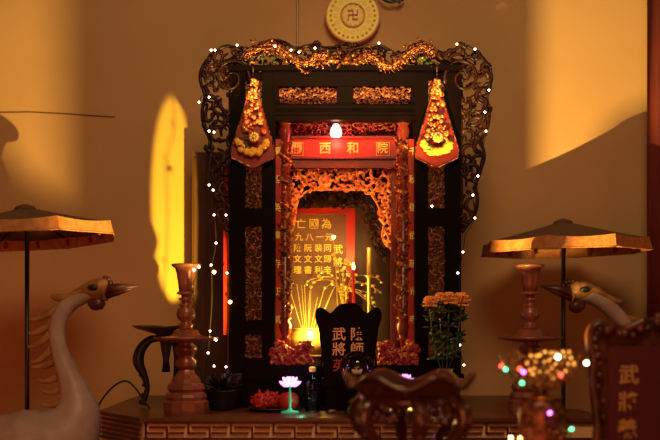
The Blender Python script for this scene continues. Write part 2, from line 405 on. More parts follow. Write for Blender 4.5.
# crest
top = [(222,72),(228,60),(240,50),(250,47),(262,42),(274,39),(284,41),(296,47),(310,44),(319,42),(322,46),(334,46),(345,42),(357,45),(370,48),(380,45),(394,52),(404,53),(414,44),(424,43),(436,49),(448,56),(462,62),(468,72)]
poly = [(X(p), Z(q)) for p, q in top]; cb = MB()
cb.tube(smooth_path([Vector((p[0], 0.012, p[1])) for p in poly[1:-1]], 3), 0.006, 6)
scrolls(cb, poly, 0.016, 77, 0.034, 0.0060, 0.032, 0.008)
cb.build('crest', M['carved'], sh, 'dark openwork cloud crest', smooth=True)
def dragon(pts, seed):
    rg = random.Random(seed); mb = MB()
    path = smooth_path([W(p, q, -0.018) for p, q in pts], 7); n = len(path)
    mb.tube(path, [0.0135*(0.35 + 0.75*math.sin(PI*(0.12+0.80*i/n))) for i in range(n)], 8)
    for i in range(1, n-1):                                # scales, spines and claws
        t = (path[i+1]-path[i-1]).normalized(); nn = Vector((-t.z, 0, t.x))
        for s in (-0.9, -0.3, 0.3, 0.9): mb.ball(path[i] + nn*0.014*s + t*rg.uniform(-.006,.006) + Vector((0,-0.011*(1-abs(s)*.5),0)), rg.uniform(.0045,.0075), (1, 0.9, 1), 6, 4)
        if i % 4 == 1: 
            a = rg.uniform(0, 2*PI); c0 = path[i] + nn*rg.uniform(-.05,.045); rr_ = rg.uniform(.010,.018)
            mb.tube([c0 + Vector((math.cos(a+q*.9)*rr_*(1-q*.15), -.003*q, math.sin(a+q*.9)*rr_*(1-q*.15))) for q in range(5)], [.004,.0055,.005,.004,.0015], 5)
        if i % 2 == 0: mb.tube([path[i]+nn*0.012, path[i]+nn*0.03+t*-0.010], [0.005, 0.001], 5)
        if i % 8 == 5:
            e = path[i] - nn*0.030 + t*0.02; mb.tube([path[i], path[i]-nn*0.02-t*0.012, e], [0.008, 0.006, 0.004], 6)
            for s in (-1, 0, 1): mb.tube([e, e - nn*0.014 + t*0.012*s], [0.003, 0.001], 4)
    h = path[-1]; t = (path[-1]-path[-3]).normalized()
    mb.ball(h, 0.020, (1.2, 0.9, 0.9), 10, 7); mb.ball(h + t*0.022 + Vector((0,0,-0.004)), 0.011, (1.3, .9, .7), 8, 6)
    for k in range(6): mb.tube([h, h - t*0.02 + Vector((0, -0.004, 0.012*(k-2.5))), h - t*rg.uniform(.03,.05) + Vector((0,0,0.016*(k-2.5)))], [0.005, 0.004, 0.001], 5)
    return mb
dragon([(244,58),(254,50),(266,46),(277,47),(287,54),(297,62),(308,63),(316,57),(324,56),(331,59)], 1).build('crest_dragon', M['goldcarve'], sh, 'gilded dragon facing the pearl from the left', smooth=True)
dragon([(mir(p), q) for p, q in [(256,53),(262,49),(268,47),(277,50),(286,58),(297,66),(308,65),(316,58),(323,55),(330,60)]], 2).build('crest_dragon', M['goldcarve'], sh, 'gilded dragon facing the pearl from the right', smooth=True)
pb = MB(); pb.ball(W(346,60,-0.03), 0.026, (1, .8, .9), 16, 10); pb.build('pearl', M['goldcarve'], sh, 'orange gilded flaming pearl', smooth=True)
fb_ = MB()
for k in range(9):
    a = -0.5 + k*(PI+1)/8; p = W(346,60,-0.02); q = p + Vector((math.cos(a), 0, math.sin(a)))*0.032; e = p + Vector((math.cos(a+.25), 0, math.sin(a+.25)))*0.058
    fb_.tube([q, (q+e)/2, e], [0.006, 0.007, 0.001], 6)
fb_.build('pearl_flames', M['goldcarve'], sh, smooth=True)
for side in (0, 1):                                         # fruit-and-flower swags at the ends of the crest
    mb = MB(); rg = random.Random(5+side)
    for k in range(16):
        px = rg.uniform(250, 275); p = W(px if side == 0 else mir(px), rg.uniform(55, 68), -0.01)
        mb.ball(p, rg.uniform(.008, .014), (1, .8, .8), 8, 6)
    mb.build('crest_leaves', M['leaf'], sh, 'dark green leaf sprig', True)

# inner frame
col_x = (285, mir(285)-2)
for i, cxp in enumerate(col_x):
    cx = X(cxp, 0.08); r = 6.3*u(0.08)
    cm = MB()
    cm.lathe([(r*1.2, Z(118,.08)), (r*1.25, Z(122,.08)), (r*0.8, Z(126,.08)), (r*1.1, Z(132,.08)), (r*0.85, Z(138,.08)), (r*0.85, Z(316,.08)), (r*1.2, Z(318,.08)), (r*.7, Z(320,.08)), (r*1.15, Z(326,.08)), (r*0.85, Z(334,.08)), (r*.55, Z(337,.08)), (r*1.1, Z(339,.08)), (r*.5, Z(341,.08)), (r*.5, Z(348,.08))], (cx, .08, 0), 20)
    col = cm.build('column', M['colbrown'], sh, 'round column wrapped by a carved dragon', smooth=True)
    dm = MB(); n = 110; rg = random.Random(40+i); pts = []
    for k in range(n):
        a = k*0.42 + i*PI; z = Z(140,.08) + (Z(314,.08)-Z(140,.08))*k/(n-1)
        pts.append(Vector((cx + r*1.0*math.cos(a), .08 + r*1.0*math.sin(a), z)))
    dm.tube(pts, [0.0085*(0.8+0.3*rg.random()) for _ in pts], 6)
    for k in range(420):
        a = rg.uniform(0, 2*PI); z = rg.uniform(Z(314,.08), Z(140,.08))
        dm.ball((cx + r*.92*math.cos(a), .08 + r*.92*math.sin(a), z), rg.uniform(.004,.0085), (1,1,rg.uniform(.8,1.6)), 6, 4)
    for k in range(0, n, 1):
        a = k*0.42 + i*PI
        o_ = Vector((math.cos(a), math.sin(a), 0))
        dm.ball(pts[k] + o_*0.006 + Vector((0,0,0.006*rg.uniform(-1,1))), rg.uniform(.004,.008), nu=6, nv=5)
        if k % 5 == 0: dm.tube([pts[k], pts[k] + o_*0.018 + Vector((0,0,rg.uniform(-.02,.02)))], [0.005, 0.0015], 5)
    dm.build('column_dragon', M['coldragon'] , col, 'gilded dragon relief winding round the column', smooth=True)
    lm = MB(); rg = random.Random(60+i); bx = cx + (0.02 if i == 0 else -0.012)
    sil = [(272,364),(271,350),(274,343),(281,342),(287,350),(294,350),(299,344),(308,342),(312,346),(309,354),(310,364)]
    if i: sil = [(2*348-6-p, q) for p, q in sil]
    pl_ = [(X(p,.0), Z(q,.0)) for p, q in sil]
    scrolls(lm, pl_, .005, 200+i, .021, .0062, .017, .010); scrolls(lm, pl_, .040, 210+i, .024, .0075, .019, .006)
    for k in range(14): lm.ball((bx + rg.uniform(-.06,.06), .03, Z(360,.03)+rg.uniform(0,.03)), .016, (1.2,1,1), 8, 6)
    hp = Vector((bx + (0.06 if i == 0 else -0.07), .01, Z(346,.06)))
    lm.ball(hp, 0.018, (1.1, 1, .9), 10, 7); lm.ball(hp + Vector((0.016 if i == 0 else -0.016, -.006, -.004)), 0.011, nu=8, nv=6)
    lm.box(bx-.085, bx+.085, .0, .12, Z(366,.06), Z(362,.06))
    lm.build('lion_plinth', M['redcarve'], sh, 'red and gold carved lion plinth', smooth=True)
fz = rect(291, 398, 119, 137, .12)
MB().pbox(283, 408, 118, 138, .12, .135, .145).build('frieze_back', M['darkred'], sh)
scrolls(MB(), fz, .12, 91, .020, .0045, .018).build('fret_frieze', M['darkred'], sh, 'dark red openwork frieze above the sign', smooth=True)
sg = MB(); sg.pbox(283, 397, 138, 158, .10, .10, .125).build('signboard', M['redlac'], sh, 'red lacquer signboard with four gold characters')
sg2 = MB(); sg2.pbox(283, 397, 157, 159, .10, .085, .10); sg2.pbox(283, 397, 136.5, 138.5, .10, .085, .10); sg2.build('sign_moulding', M['darkred'], sh)
for ch, px in (('蘭', 296.5), ('西', 325), ('和', 353), ('院', 382.5)):
    MB().text(ch, X(px,.10), .098, Z(148.8,.10), (12.5 if px < 370 else 11)*u(.10), .002, .012).build('gold_character', M['gilt'], sh)
for (a, b) in ((376.5, 389.5), (290, 303)):
    MB().tube([W(p, q, .0985) for p, q in ((a,142.3),(b,142.3),(b,155.4),(a,155.4),(a,142.3))], .0016, 4).build('gold_border', M['gilt'], sh, 'thin gold square round an outer character')
MB().pbox(276, 404, 159, 168, .11, .10, .15).build('crossbeam', M['darkred'], sh)
for px in ((279, 290), (391, 398)):
    MB().pbox(px[0], px[1], 159, 366, .14, .13, .17).build('inner_post', M['darkred'], sh)
# gilt bracket with its hanging leaf ends
def px2(pts, Y): return [(X(p, Y), Z(q, Y)) for p, q in pts]
br = px2([(288,168),(392,168),(392,246),(387,246),(382,236),(384,222),(379,208),(372,196),(362,190),(318,190),(304,193),(297,204),(294,226),(290,232),(288,232)], .15)
bb = scrolls(MB(), br, .15, 17, .036, .0058, .029, .012)
bb.tube(smooth_path([Vector((p[0], .15, p[1])) for p in br[2:]], 3), .0045, 6)
for k in range(14):                                        # centre flower
    a = 2*PI*k/14; bb.ball(W(325,181,.135) + Vector((math.cos(a)*.024, 0, math.sin(a)*.024)), .010, (1,.7,1), 8, 5)
bb.ball(W(325,181,.13), .022, (1,.6,1), 12, 8)
bb.build('gilt_bracket', M['gildorange'], sh, 'gilded openwork vine bracket', smooth=True)
# second, darker carved arch further in
ar = px2([(280,186),(386,186),(386,262),(380,258),(374,246),(368,232),(364,212),(352,207),(280,207)], .34)
MB().prism(ar, .352, .362).build('arch_back', M['brown'], sh)
scrolls(MB(), ar, .345, 23, .028, .0060, .026, .010).build('carved_arch', M['carved'], sh, 'dark brown carved inner arch', smooth=True)
rf = MB(); rf.pbox(280, 355, 205, 214, .40, .385, .41); rf.pbox(346.5, 355, 214, 345, .40, .385, .41); rf.pbox(280, 286, 214, 345, .40, .385, .41)
rf.build('inner_red_frame', M['redlac'], sh, 'red frame round the inscription board')
MB().pbox(282, 350, 212, 345, .42, .412, .43).build('inscription_board', M['board'], sh, 'rose brown board with columns of gold characters')
def gchar(ch, px, py, Y, size, bold=.008, sq=1.0, m=None, par=None):
    MB().text(ch, X(px,Y), Y-.004, Z(py,Y), size*u(Y), .0012, bold, sq).build('gold_character', m or M['textgold'], par or sh)
for ch, px in (('亡', 301), ('國', 314), ('為', 326.5)): gchar(ch, px, 224.5, .414, 10.8)
cols = ((297.5, '九陳文理'), (308, '八阮文書'), (318.5, '一裴文利'), (327.5, '元同歸辛'))
for px, body in cols:
    for k, ch in enumerate(body): gchar(ch, px + (1.5 if k == 0 else 0), (237.5, 248.5, 259.5, 270.5)[k], .414, 8.2)
for k, ch in enumerate('武將'): gchar(ch, 338, 250 + 13*k, .414, 10)
MB().pbox(355, 395, 186, 366, .44, .44, .455).build('inner_panel', M['darkbrown'], sh)
# couplet boards either side
for i, (a, b, body) in enumerate(((273.5, 281, '萬世英靈存正氣護'), (409, 416.5, '千秋德依慈光寺佛'))):
    MB().pbox(a-1, b+1, 139, 366, .06, .062, .075).build('couplet_board', M['redlac'], sh, 'narrow red couplet board with gold characters')
    for k, ch in enumerate(body): gchar(ch, (a+b)/2, 152 + 28*k, .0625, 9.0, .008, .85)
# carcass
cs = MB()
cs.pbox(270, 275, 70, 376, 0, .05, .52); cs.pbox(415, 420, 70, 376, 0, .05, .52); cs.pbox(270, 420, 66, 72, 0, .05, .52); cs.pbox(272, 418, 72, 376, 0, .50, .52)
cs.build('carcass', M['brown'], sh)
MB().pbox(268, 422, 365, 376, 0, -.02, .52).build('shelf', L, sh)
ba = MB()
ba.box(X(229), X(461), .03, .52, TT, Z(376)); ba.box(X(226), X(464), -.01, .53, TT, TT+.02); ba.box(X(226), X(464), -.005, .53, Z(378), Z(374))
for k in range(3): ba.box(X(236+76*k), X(236+76*k+66), .022, .03, TT+.035, Z(384))
ba.build('base', L, sh)
# folding side leaf behind the left wing
sl = MB(); sl.box(X(192,.6), X(226,.6), .60, .64, TT, Z(152,.6)); sl.box(X(194,.6), X(206,.6), .59, .60, TT+.04, Z(158,.6)); sl.box(X(211,.6), X(224,.6), .59, .60, TT+.04, Z(158,.6)); sl.box(X(222,.6), X(268,.0), .50, .52, TT+.0, TT+.12)
sl.build('side_leaf', M['brown'], sh)
MB().box(X(223.5,.03), X(230,.03), .03, .05, Z(335,.03), Z(168,.03)).build('red_batten', M['redlac'], sh, 'narrow red board beside the left pylon')

# ------------------------------------------------------------------ gold disc with the manji on the wall
dk = thing('wall_disc', 'round yellow plaque with a petal ring and a manji symbol hanging above the shrine', 'plaque', W(352.7, 17, .76))
c = W(352.7, 17, .76); R = 27.5*u(.76)
def disc(mb, r0, r1, y0, y1, n=48):
    a = [[mb.bm.verts.new((c.x + r*math.cos(2*PI*k/n), y, c.z + r*math.sin(2*PI*k/n))) for k in range(n)] for r, y in ((r0, y0), (r1, y0), (r1, y1), (r0, y1))]
    for i in range(4):
        for k in range(n): mb.bm.faces.new((a[i][k], a[i][(k+1) % n], a[(i+1) % 4][(k+1) % n], a[(i+1) % 4][k]))
    return mb
disc(MB(), .001, R*.97, .735, .79).build('disc', M['yellow'], dk)
disc(MB(), R*.94, R, .728, .79).build('rim', M['rose'], dk, 'dull red rim')
pm = MB()
for k in range(28):
    a = 2*PI*k/28; p = c + Vector((math.cos(a)*R*.80, -.027, math.sin(a)*R*.80))
    pm.ball(p, R*.05, (1, .35, 1), 8, 6)
pm.build('bead_ring', M['ochredot'], dk)
pm = MB()
for k in range(16):
    a = 2*PI*k/16; pm.ball(c + Vector((math.cos(a)*R*.62, -.022, math.sin(a)*R*.62)), R*.14, (.8, .25, .8), 10, 6)
pm.build('petal_ring', M['pale'], dk)
disc(MB(), R*.40, R*.45, .726, .74).build('ring', M['rose'], dk)
pm = MB()
for k in range(12):
    a = 2*PI*k/12; pm.ball(c + Vector((math.cos(a)*R*.31, -.028, math.sin(a)*R*.31)), R*.10, (1, .3, 1), 10, 6)
pm.ball(c + Vector((0,-.026,0)), R*.33, (1, .15, 1), 20, 8)
pm.build('centre_flower', M['pale'], dk)
mm = MB(); q = R*.18; th = R*.022; y0, y1 = .718, .73
def bar(xa, xb, za, zb): mm.box(c.x+xa, c.x+xb, y0, y1, c.z+za, c.z+zb)
bar(-th, th, -q, q); bar(-q, q, -th, th)
bar(-q, 0, q-2*th, q); bar(q-2*th, q, 0, q); bar(0, q, -q, -q+2*th); bar(-q, -q+2*th, -q, 0)
mm.build('manji', M['rose'], dk, 'dull red manji symbol')
hk = MB(); hk.tube([c + Vector((0, .02, R)), c + Vector((0, .03, R+1.5))], .002, 5); hk.build('hanging_cord', M['wire'], dk)

# wires on the wall
tag(MB().tube([W(297.5,-250,.79), W(297.5,-30,.79), W(297.5,20,.79), W(298,90,.79)], .006, 6).build('power_cord', M['pewter']), 'vertical grey cord running down the wall to the shrine top', 'cord')
tag(MB().tube([W(-10,112.5,.795), W(30,112,.795), W(70,114,.795), W(115,117,.795)], .0022, 5).build('wall_wire', M['brown']), 'thin horizontal wire across the upper left of the wall', 'wire')
bq = MB(); bq.tube(smooth_path([W(378,-6,.74), W(386,1,.74), W(394,2,.74), W(405,-3,.74)], 4), .006, 6)
for k in range(7): bq.ball(W(384+3*k, 0+(k%3), .735), .010, (1,.7,.8), 6, 5)
tag(bq.build('dark_garland', M['black']), 'dark garland end hanging beside the yellow plaque', 'garland')

# curtain at the right edge
cm = MB(); pts = []
for k in range(26):
    pts.append((1.636 + k*.02, .55 + .018*math.sin(k*1.3)))
prev = None
poly2 = pts + [(x, y+.012) for x, y in reversed(pts)]
n = len(pts)
for k in range(n-1):
    (xa, ya), (xb, yb) = pts[k], pts[k+1]
    vs = [cm.bm.verts.new(p) for p in ((xa,ya,.9),(xb,yb,.9),(xb,yb,3.4),(xa,ya,3.4),(xa,ya+.012,.9),(xb,yb+.012,.9),(xb,yb+.012,3.4),(xa,ya+.012,3.4))]
    for f in ((0,1,2,3),(5,4,7,6),(0,4,5,1),(3,2,6,7)): cm.bm.faces.new([vs[i] for i in f])
bmesh.ops.remove_doubles(cm.bm, verts=cm.bm.verts, dist=1e-5)
tag(cm.build('curtain', M['curtain'], smooth=True), 'dark red curtain hanging at the right edge of the wall', 'curtain')

# ------------------------------------------------------------------ flower pendants on the pylons
def pendant(cxp, label, seed, side):
    Y = -.03; t = thing('flower_pendant', label, 'hanging ornament', W(cxp, 75, Y), 'flower pendants on the shrine posts')
    d = [(cxp, 78), (cxp+9, 108), (cxp+22, 150), (cxp+21, 158), (cxp, 168), (cxp-21, 158), (cxp-22, 150), (cxp-9, 108)]
    MB().prism([(X(p, Y), Z(q, Y)) for p, q in d][::-1], Y, Y+.014).build('red_backing', M['foilred'], t, 'red foil diamond backing')
    bm_ = MB()
    ring = [W(p, q, Y-.004) for p, q in d]; bm_.tube(ring + [ring[0]], .0028, 5); bm_.build('border', M['goldcarve'], t)
    rg = random.Random(seed); fm_ = MB(); gm = MB(); ym = MB()
    for k in range(46):
        v = rg.random(); py = 80 + 58*v; half = 3 + 9*v
        p = W(cxp + rg.uniform(-half, half), py, Y - .008 - .02*v*rg.random())
        fm_.ball(p, rg.uniform(.008, .013), (1, .7, 1), 8, 6, lump=.3, ls=150)
    for k in range(34):
        a = PI + PI*k/33 + rg.uniform(-.05, .05); rr = rg.uniform(.72, 1.05)
        p = W(cxp + 15*math.cos(a)*rr, 142 - 15*math.sin(a)*rr*.75, Y-.02)
        ym.ball(p, rg.uniform(.010, .017), (1, .7, 1), 9, 6, lump=.35, ls=120)
    for k in range(6):
        p = W(cxp + rg.uniform(-14, -6), rg.uniform(128, 150), Y-.026); gm.ball(p, .009, (1.3, .5, .8), 7, 5)
    ctr = MB()
    for k in range(9):
        a = 2*PI*k/9; ctr.ball(W(cxp+1, 137, Y-.036) + Vector((math.cos(a)*.015, 0, math.sin(a)*.015)), .010, (1,.6,1), 8, 6)
    ctr.ball(W(cxp+1, 137, Y-.044), .009, nu=8, nv=6)
    g2 = MB()
    for k in range(40):
        v = rg.random(); half = 2 + 10*v
        g2.ball(W(cxp + rg.uniform(-half, half), 79 + 60*v, Y - .016 - .022*v*rg.random()), rg.uniform(.005, .010), (1, .7, 1), 7, 5, lump=.3, ls=150)
    g2.build('gold_flowers', M['goldflower'], t, 'small gold foil flowers', True)
    fm_.build('small_flowers', M['redflower'], t, 'small red and gold foil flowers', True); ym.build('yellow_flowers', M['yelflower'], t, 'ring of yellow flowers', True)
    gm.build('leaves', M['leaf'], t, 'green leaves', True); ctr.build('rosette', M['gold'], t, 'shiny gold rosette', True)
    MB().tube([W(cxp, 64, Y+.015), W(cxp, 80, Y)], .003, 5).build('hanging_loop', M['goldcarve'], t)
    tm = MB()
    for k in range(12): tm.tube([W(cxp-9+1.6*k, 164-abs(k-5.5)*.6, Y+.004), W(cxp-9+1.6*k, 171-abs(k-5.5)*.9, Y+.004)], .0022, 4)
    tm.build('fringe', M['tasselred'], t)
pendant(253, 'red diamond pendant with yellow flowers on the left post of the shrine', 3, 0)
pendant(437, 'red diamond pendant with yellow flowers on the right post of the shrine', 4, 1)

# ------------------------------------------------------------------ glowing red bulb
rb = thing('red_bulb', 'glowing red bulb above the red signboard inside the shrine', 'light bulb', W(336, 124, .06))
bp = W(336, 131, .06)
MB().lathe([(.001, -.030), (.022, -.024), (.027, -.010), (.022, .010), (.013, .026), (.012, .034)], bp, 18).build('bulb_glass', M['redglow'], rb, 'white hot red bulb', True)
MB().lathe([(.013, .030), (.014, .036), (.012, .052), (.006, .058)], bp, 14).build('socket', M['black'], rb, smooth=True)
MB().tube([bp + Vector((0,0,.055)), W(336, 112, .08)], .003, 5).build('wire', M['wire'], rb)

# ------------------------------------------------------------------ fairy lights
def fairy(label, pts, bulbs, big, Y):
    t = thing('fairy_lights', label, 'fairy lights', W(pts[0][0], pts[0][1], Y), 'fairy lights on the shrine')
    MB().tube(smooth_path([W(p, q, Y + .012*math.sin(i*1.7)) for i, (p, q) in enumerate(pts)], 4), .0018, 5).build('wire', M['wire'], t)
    for p, q in bulbs: MB().ball(W(p, q, Y-.012), .0046, nu=10, nv=7).build('bulb', M['bulb'], t, None, True)
    for p, q in big: MB().ball(W(p, q, Y-.012), .0085, nu=10, nv=7).build('bulb', M['ambulb'], t, 'amber bulb', True)
lb = [(237,45),(211,50),(215,50),(209,97),(199,102),(209,131),(214,132),(209,185),(213,190),(214,215),(226,215),(216,243),(211,265),(227,273),(210,331),(208,353),(214,366),(226,367),(227,375)]
fairy('string of fairy lights down the left wing of the shrine', [(238,45),(215,49),(206,62),(207,90),(200,101),(212,131),(210,160),(209,185),(214,214),(216,243),(212,266),(212,300),(210,331),(209,353),(215,366),(227,370)], lb, [(214,272),(230,302)], -.02)
rb_ = [(457,44),(475,49),(489,90),(485,112),(486,131),(478,176),(473,195),(432,206),(475,218),(463,252),(458,273),(460,345),(464,365)]
fairy('string of fairy lights down the right wing of the shrine', [(457,44),(476,50),(490,75),(489,90),(485,112),(486,131),(482,155),(478,176),(473,195),(475,218),(466,234),(463,252),(459,274),(461,310),(460,345),(464,366)], rb_, [], -.02)
fairy('string of fairy lights along the crest of the shrine', [(248,52),(291,47),(300,52),(315,49),(345,50),(379,44),(400,54),(430,52)], [(275,46),(291,50),(299,52),(315,48),(379,43)], [], -.045)

# ------------------------------------------------------------------ offerings inside the shrine
SHZ = Z(365)
Yu = .27
ur = thing('incense_urn', 'round golden incense urn glowing inside the shrine left of the tablet', 'urn', (X(308,Yu), Yu, SHZ))
uc = (X(308,Yu), Yu, SHZ)
MB().lathe([(.055,0),(.065,.008),(.05,.022),(.085,.05),(.108,.09),(.108,.12),(.088,.150),(.092,.160),(.098,.164),(.085,.166),(.080,.145),(.001,.14)], uc, 32).build('bowl', mat('yellow_gilt_brass', (.88,.60,.18), .38, .55), ur, smooth=True)
for s in (-1, 1):
    hp = [Vector((uc[0] + s*.10, Yu, SHZ+.11)), Vector((uc[0] + s*.135, Yu, SHZ+.13)), Vector((uc[0] + s*.135, Yu, SHZ+.17)), Vector((uc[0] + s*.11, Yu, SHZ+.18))]
    MB().tube(smooth_path(hp, 4), .008, 8).build('handle', M['gold'], ur, smooth=True)
rg = random.Random(9)
for k in range(11):
    f = k/10; px0 = 303 + 12*f; px1 = 290 + 46*f + rg.uniform(-3, 3)
    p, q = W(px0, 333, Yu), W(px1, rg.uniform(284, 298), Yu + rg.uniform(-.02, .04))
    o = MB().tube([p, q], .0011, 5).build('incense_stick', M['gilt'])
    tag(o, 'thin golden incense stick standing in the urn in front of the inscription', 'incense stick', 'incense sticks in the golden urn')
fs = thing('gold_flower_spray', 'gold wire flower spray beside the inscription in the shrine', 'ornament', (X(343,.33), .33, SHZ))
gm = MB(); rg = random.Random(12); fl = MB()
for k in range(15):
    a = rg.uniform(.35, PI-.35); l = rg.uniform(.18, .34)
    p0 = W(343, 318, .33); p2 = p0 + Vector((math.cos(a)*l*.6, rg.uniform(-.05, .03), math.sin(a)*l)); p1 = p0 + Vector((math.cos(a)*l*.15, 0, l*.6)); p3 = p2 + Vector((math.copysign(.04, math.cos(a)), 0, -.03))
    pth = smooth_path([p0, p1, p2, p3], 4); gm.tube(pth, .0016, 5)
    for j in range(3, len(pth), 2): fl.ball(pth[j] + Vector((rg.uniform(-.01,.01), -.006, rg.uniform(-.01,.01))), rg.uniform(.006, .012), (1, .5, .7), 7, 5)
gm.tube([(X(343,.33), .33, SHZ), W(343, 318, .33)], .006, 6)
gm.build('stems', M['gold'], fs); fl.build('flowers', M['gold'], fs, smooth=True)
MB().lathe([(.03, 0), (.04, .03), (.02, .06), (.028, .07)], (X(343,.33), .33, SHZ), 18).build('pot', M['gold'], fs, smooth=True)
bh = thing('brass_candlestick', 'thin tall brass candlestick on the right inside the shrine', 'candlestick', (X(369,.25), .25, SHZ))
k_ = u(.25)
MB().lathe([(.035,0),(.035,.01),(.012,.02),(.009,.14),(.012,.15),(.009,.16),(.009,(365-281)*k_),(.016,(365-279.5)*k_),(.026,(365-278)*k_),(.010,(365-277)*k_),(.011,(365-252)*k_),(.013,(365-250)*k_),(.001,(365-250)*k_)], (X(369,.25), .25, SHZ), 18).build('shaft', M['gold'], bh, smooth=True)
ec = thing('electric_candle', 'slim red electric candle with a glowing flame tip inside the shrine', 'candle', (X(353.5,.27), .27, SHZ))
MB().tube([(X(353.5,.27), .27, SHZ), W(353.5,270,.27)], .006, 8).build('stick', M['redlac'], ec)
MB().lathe([(.004,0),(.008,.010),(.005,.022),(.001,.034)], W(353.5,269.5,.27), 12).build('flame_bulb', M['ambulb'], ec, 'pale flame shaped bulb', True)
sb = thing('small_lamp', 'small yellow lamp shining in front of the inscription board', 'lamp', W(333.5, 237, .37))
MB().ball(W(333.5,237,.36), .009, nu=12, nv=8).build('bulb', mat('yellow_bulb', (1,.9,.3), .3, emit=(1,.85,.25), es=14), sb, smooth=True)
MB().tube([W(333.5,239,.365), W(336,270,.37), W(338,320,.38), (X(338,.38), .38, SHZ)], .0025, 5).build('stem', M['gold'], sb)
cu_ = thing('offering_cup', 'small dark cup with a bright rim beside the golden urn', 'cup', (X(317,.06), .06, SHZ))
MB().lathe([(.018,0),(.022,.004),(.012,.012),(.03,.034),(.034,.040),(.030,.040),(.010,.018),(.001,.016)], (X(317,.06), .06, SHZ), 22).build('bowl', M['pewter'], cu_, smooth=True)

# ------------------------------------------------------------------ spirit tablet before the shrine
Yt = -.10
st = thing('spirit_tablet', 'black scalloped spirit tablet with four gold characters in front of the shrine', 'tablet', (X(348.5,Yt), Yt, TT))
half = [(0,303),(6,304),(11,307),(15,312),(19,314),(24,310),(29,308),(32,312),(32,320),(29,328),(28,338),(26,352),(24,380)]
pol = [(348.5+a, b) for a, b in half] + [(348.5-a, b) for a, b in reversed(half[1:])]
MB().prism([(X(p,Yt), Z(q,Yt)) for p, q in pol], Yt-.015, Yt+.02).build('plaque', M['lacquer'], st)
er = smooth_path([W(p, q, Yt-.017) for p, q in pol], 2); MB().tube(er, .004, 6).build('edge_moulding', M['lacquer'], st, smooth=True)
tb = MB(); ux = u(Yt)
tb.box(X(322,Yt), X(375,Yt), Yt-.04, Yt+.05, Z(386,Yt), Z(378,Yt)); tb.box(X(326,Yt), X(371,Yt), Yt-.03, Yt+.04, TT+.02, Z(386,Yt)); tb.box(X(318,Yt), X(379,Yt), Yt-.05, Yt+.06, TT, TT+.02)
tb.build('stepped_base', M['lacquer'], st)
M['dullgold'] = mat('dull_gold_paint', (.75,.42,.20), .4, .2)
for ch, px, py in (('武',339,335),('將',339,350),('陳',357,335),('師',357,350)): gchar(ch, px, py, Yt-.0145, 14, .01, 1, M['dullgold'], st)
for ch, px, py in (('英',339,366),): MB().text(ch, X(px,Yt), Yt-.018, Z(py,Yt), 13.5*ux, .0012, .01).build('red_character', M['crimson'], st)

# glass dome
Yd = -.27; dz = Z(380,Yd)
gd = thing('glass_dome', 'clear glass globe on a dark stand before the spirit tablet', 'globe', (X(357,Yd), Yd, TT))
rd = 17*u(Yd)
MB().lathe([(.05,0),(.055,.01),(.03,.03),(.025,.09),(.05,dz-TT-.01),(.055,dz-TT)], (X(357,Yd),Yd,TT), 24).build('stand', M['lacquer'], gd, smooth=True)
gl = MB(); gl.ball((X(357,Yd),Yd,dz+rd*.72), rd, nu=32, nv=20); pass
o = gl.build('globe', M['glass'], gd, smooth=True)
fg = MB()
for k in range(8):
    a = 2*PI*k/8; p = Vector((X(357,Yd),Yd,dz+.026)); fg.tube([p, p+Vector((math.cos(a)*.014, math.sin(a)*.014, .006)), p+Vector((math.cos(a)*.022, math.sin(a)*.022, .020))], [.006,.007,.001], 6)
fg.build('lotus_figure', mat('pale_lotus', (.8,.6,.5), .4), gd, 'small pale lotus inside the globe', True)

# bottle
Yb = -.19; bx = X(312.5,Yb); ub = u(Yb)
bt = thing('water_bottle', 'clear plastic water bottle standing beside the pink lotus lamp', 'bottle', (bx, Yb, TT))
rbt = 7.2*ub
MB().lathe([(.001,.002),(rbt*.9,0),(rbt,.006),(rbt,.06),(rbt*.96,.07),(rbt,.08),(rbt,.120),(rbt*.9,.145),(rbt*.45,.165),(rbt*.4,.178),(rbt*.36,.178),(rbt*.40,.164),(rbt*.84,.144),(rbt*.94,.12),(rbt*.94,.008),(.001,.006)], (bx,Yb,TT), 28).build('bottle_body', M['plastic'], bt, smooth=True)
MB().lathe([(rbt*.46,.174),(rbt*.48,.178),(rbt*.48,.192),(rbt*.42,.195),(.001,.195)], (bx,Yb,TT), 20).build('cap', M['pale'], bt, 'pale cap', True)

# lotus lamps
def lotus(px, py, Y, label, base_z, stem, s=1.0, base=True, bcol=None, dim=False):
    b = (X(px,Y), Y, base_z)
    t = thing('lotus_lamp', label, 'lotus lamp', b, 'glowing lotus lamps on the altar')
    c = W(px, py, Y); mb = MB()
    for ring, (n, tilt, l) in enumerate(((9, .25, .050), (8, .75, .045), (6, 1.15, .036))):
        for k in range(n):
            a = 2*PI*k/n + ring*.3; o_ = Vector((math.cos(a)*math.cos(tilt), math.sin(a)*math.cos(tilt), math.sin(tilt)))*l*s
            mb.tube([c, c + o_*.5 + Vector((0,0,-.006*s)), c + o_*.85, c + o_ + Vector((0,0,.004*s))], [.004*s, .0095*s, .006*s, .0006], 7, .4)
    mb.build('lotus_flower', M['pinklotus'], t, 'glowing pink and violet lotus petals', True)
    MB().lathe([(.001, 0), (.038*s, 0), (.040*s, .006), (.014*s, .012), (.005*s, .022), (.0045*s, c.z-base_z-.012), (.012*s, c.z-base_z-.004), (.001, c.z-base_z)], b, 20).build('stem_base', bcol or M['greenglow'], t, None, True)
    return t
lotus(290, 385, -.24, 'glowing pink lotus lamp on a green base beside the fruit', TT, 0)
lotus(405, 381, -.30, 'glowing violet lotus lamp on a red base behind the scalloped stand', TT, 0, .8, True, mat('red_lit_plastic', (.7,.05,.04), .3, emit=(.9,.06,.04), es=.8))
lamp('lotus_glow', 'POINT', tuple(W(290,376,-.26)), .22, (.85,.25,1.0), None, .02)
lamp('lotus_green', 'POINT', tuple(W(301,400,-.24)), .10, (.1,1.0,.55), None, .01)
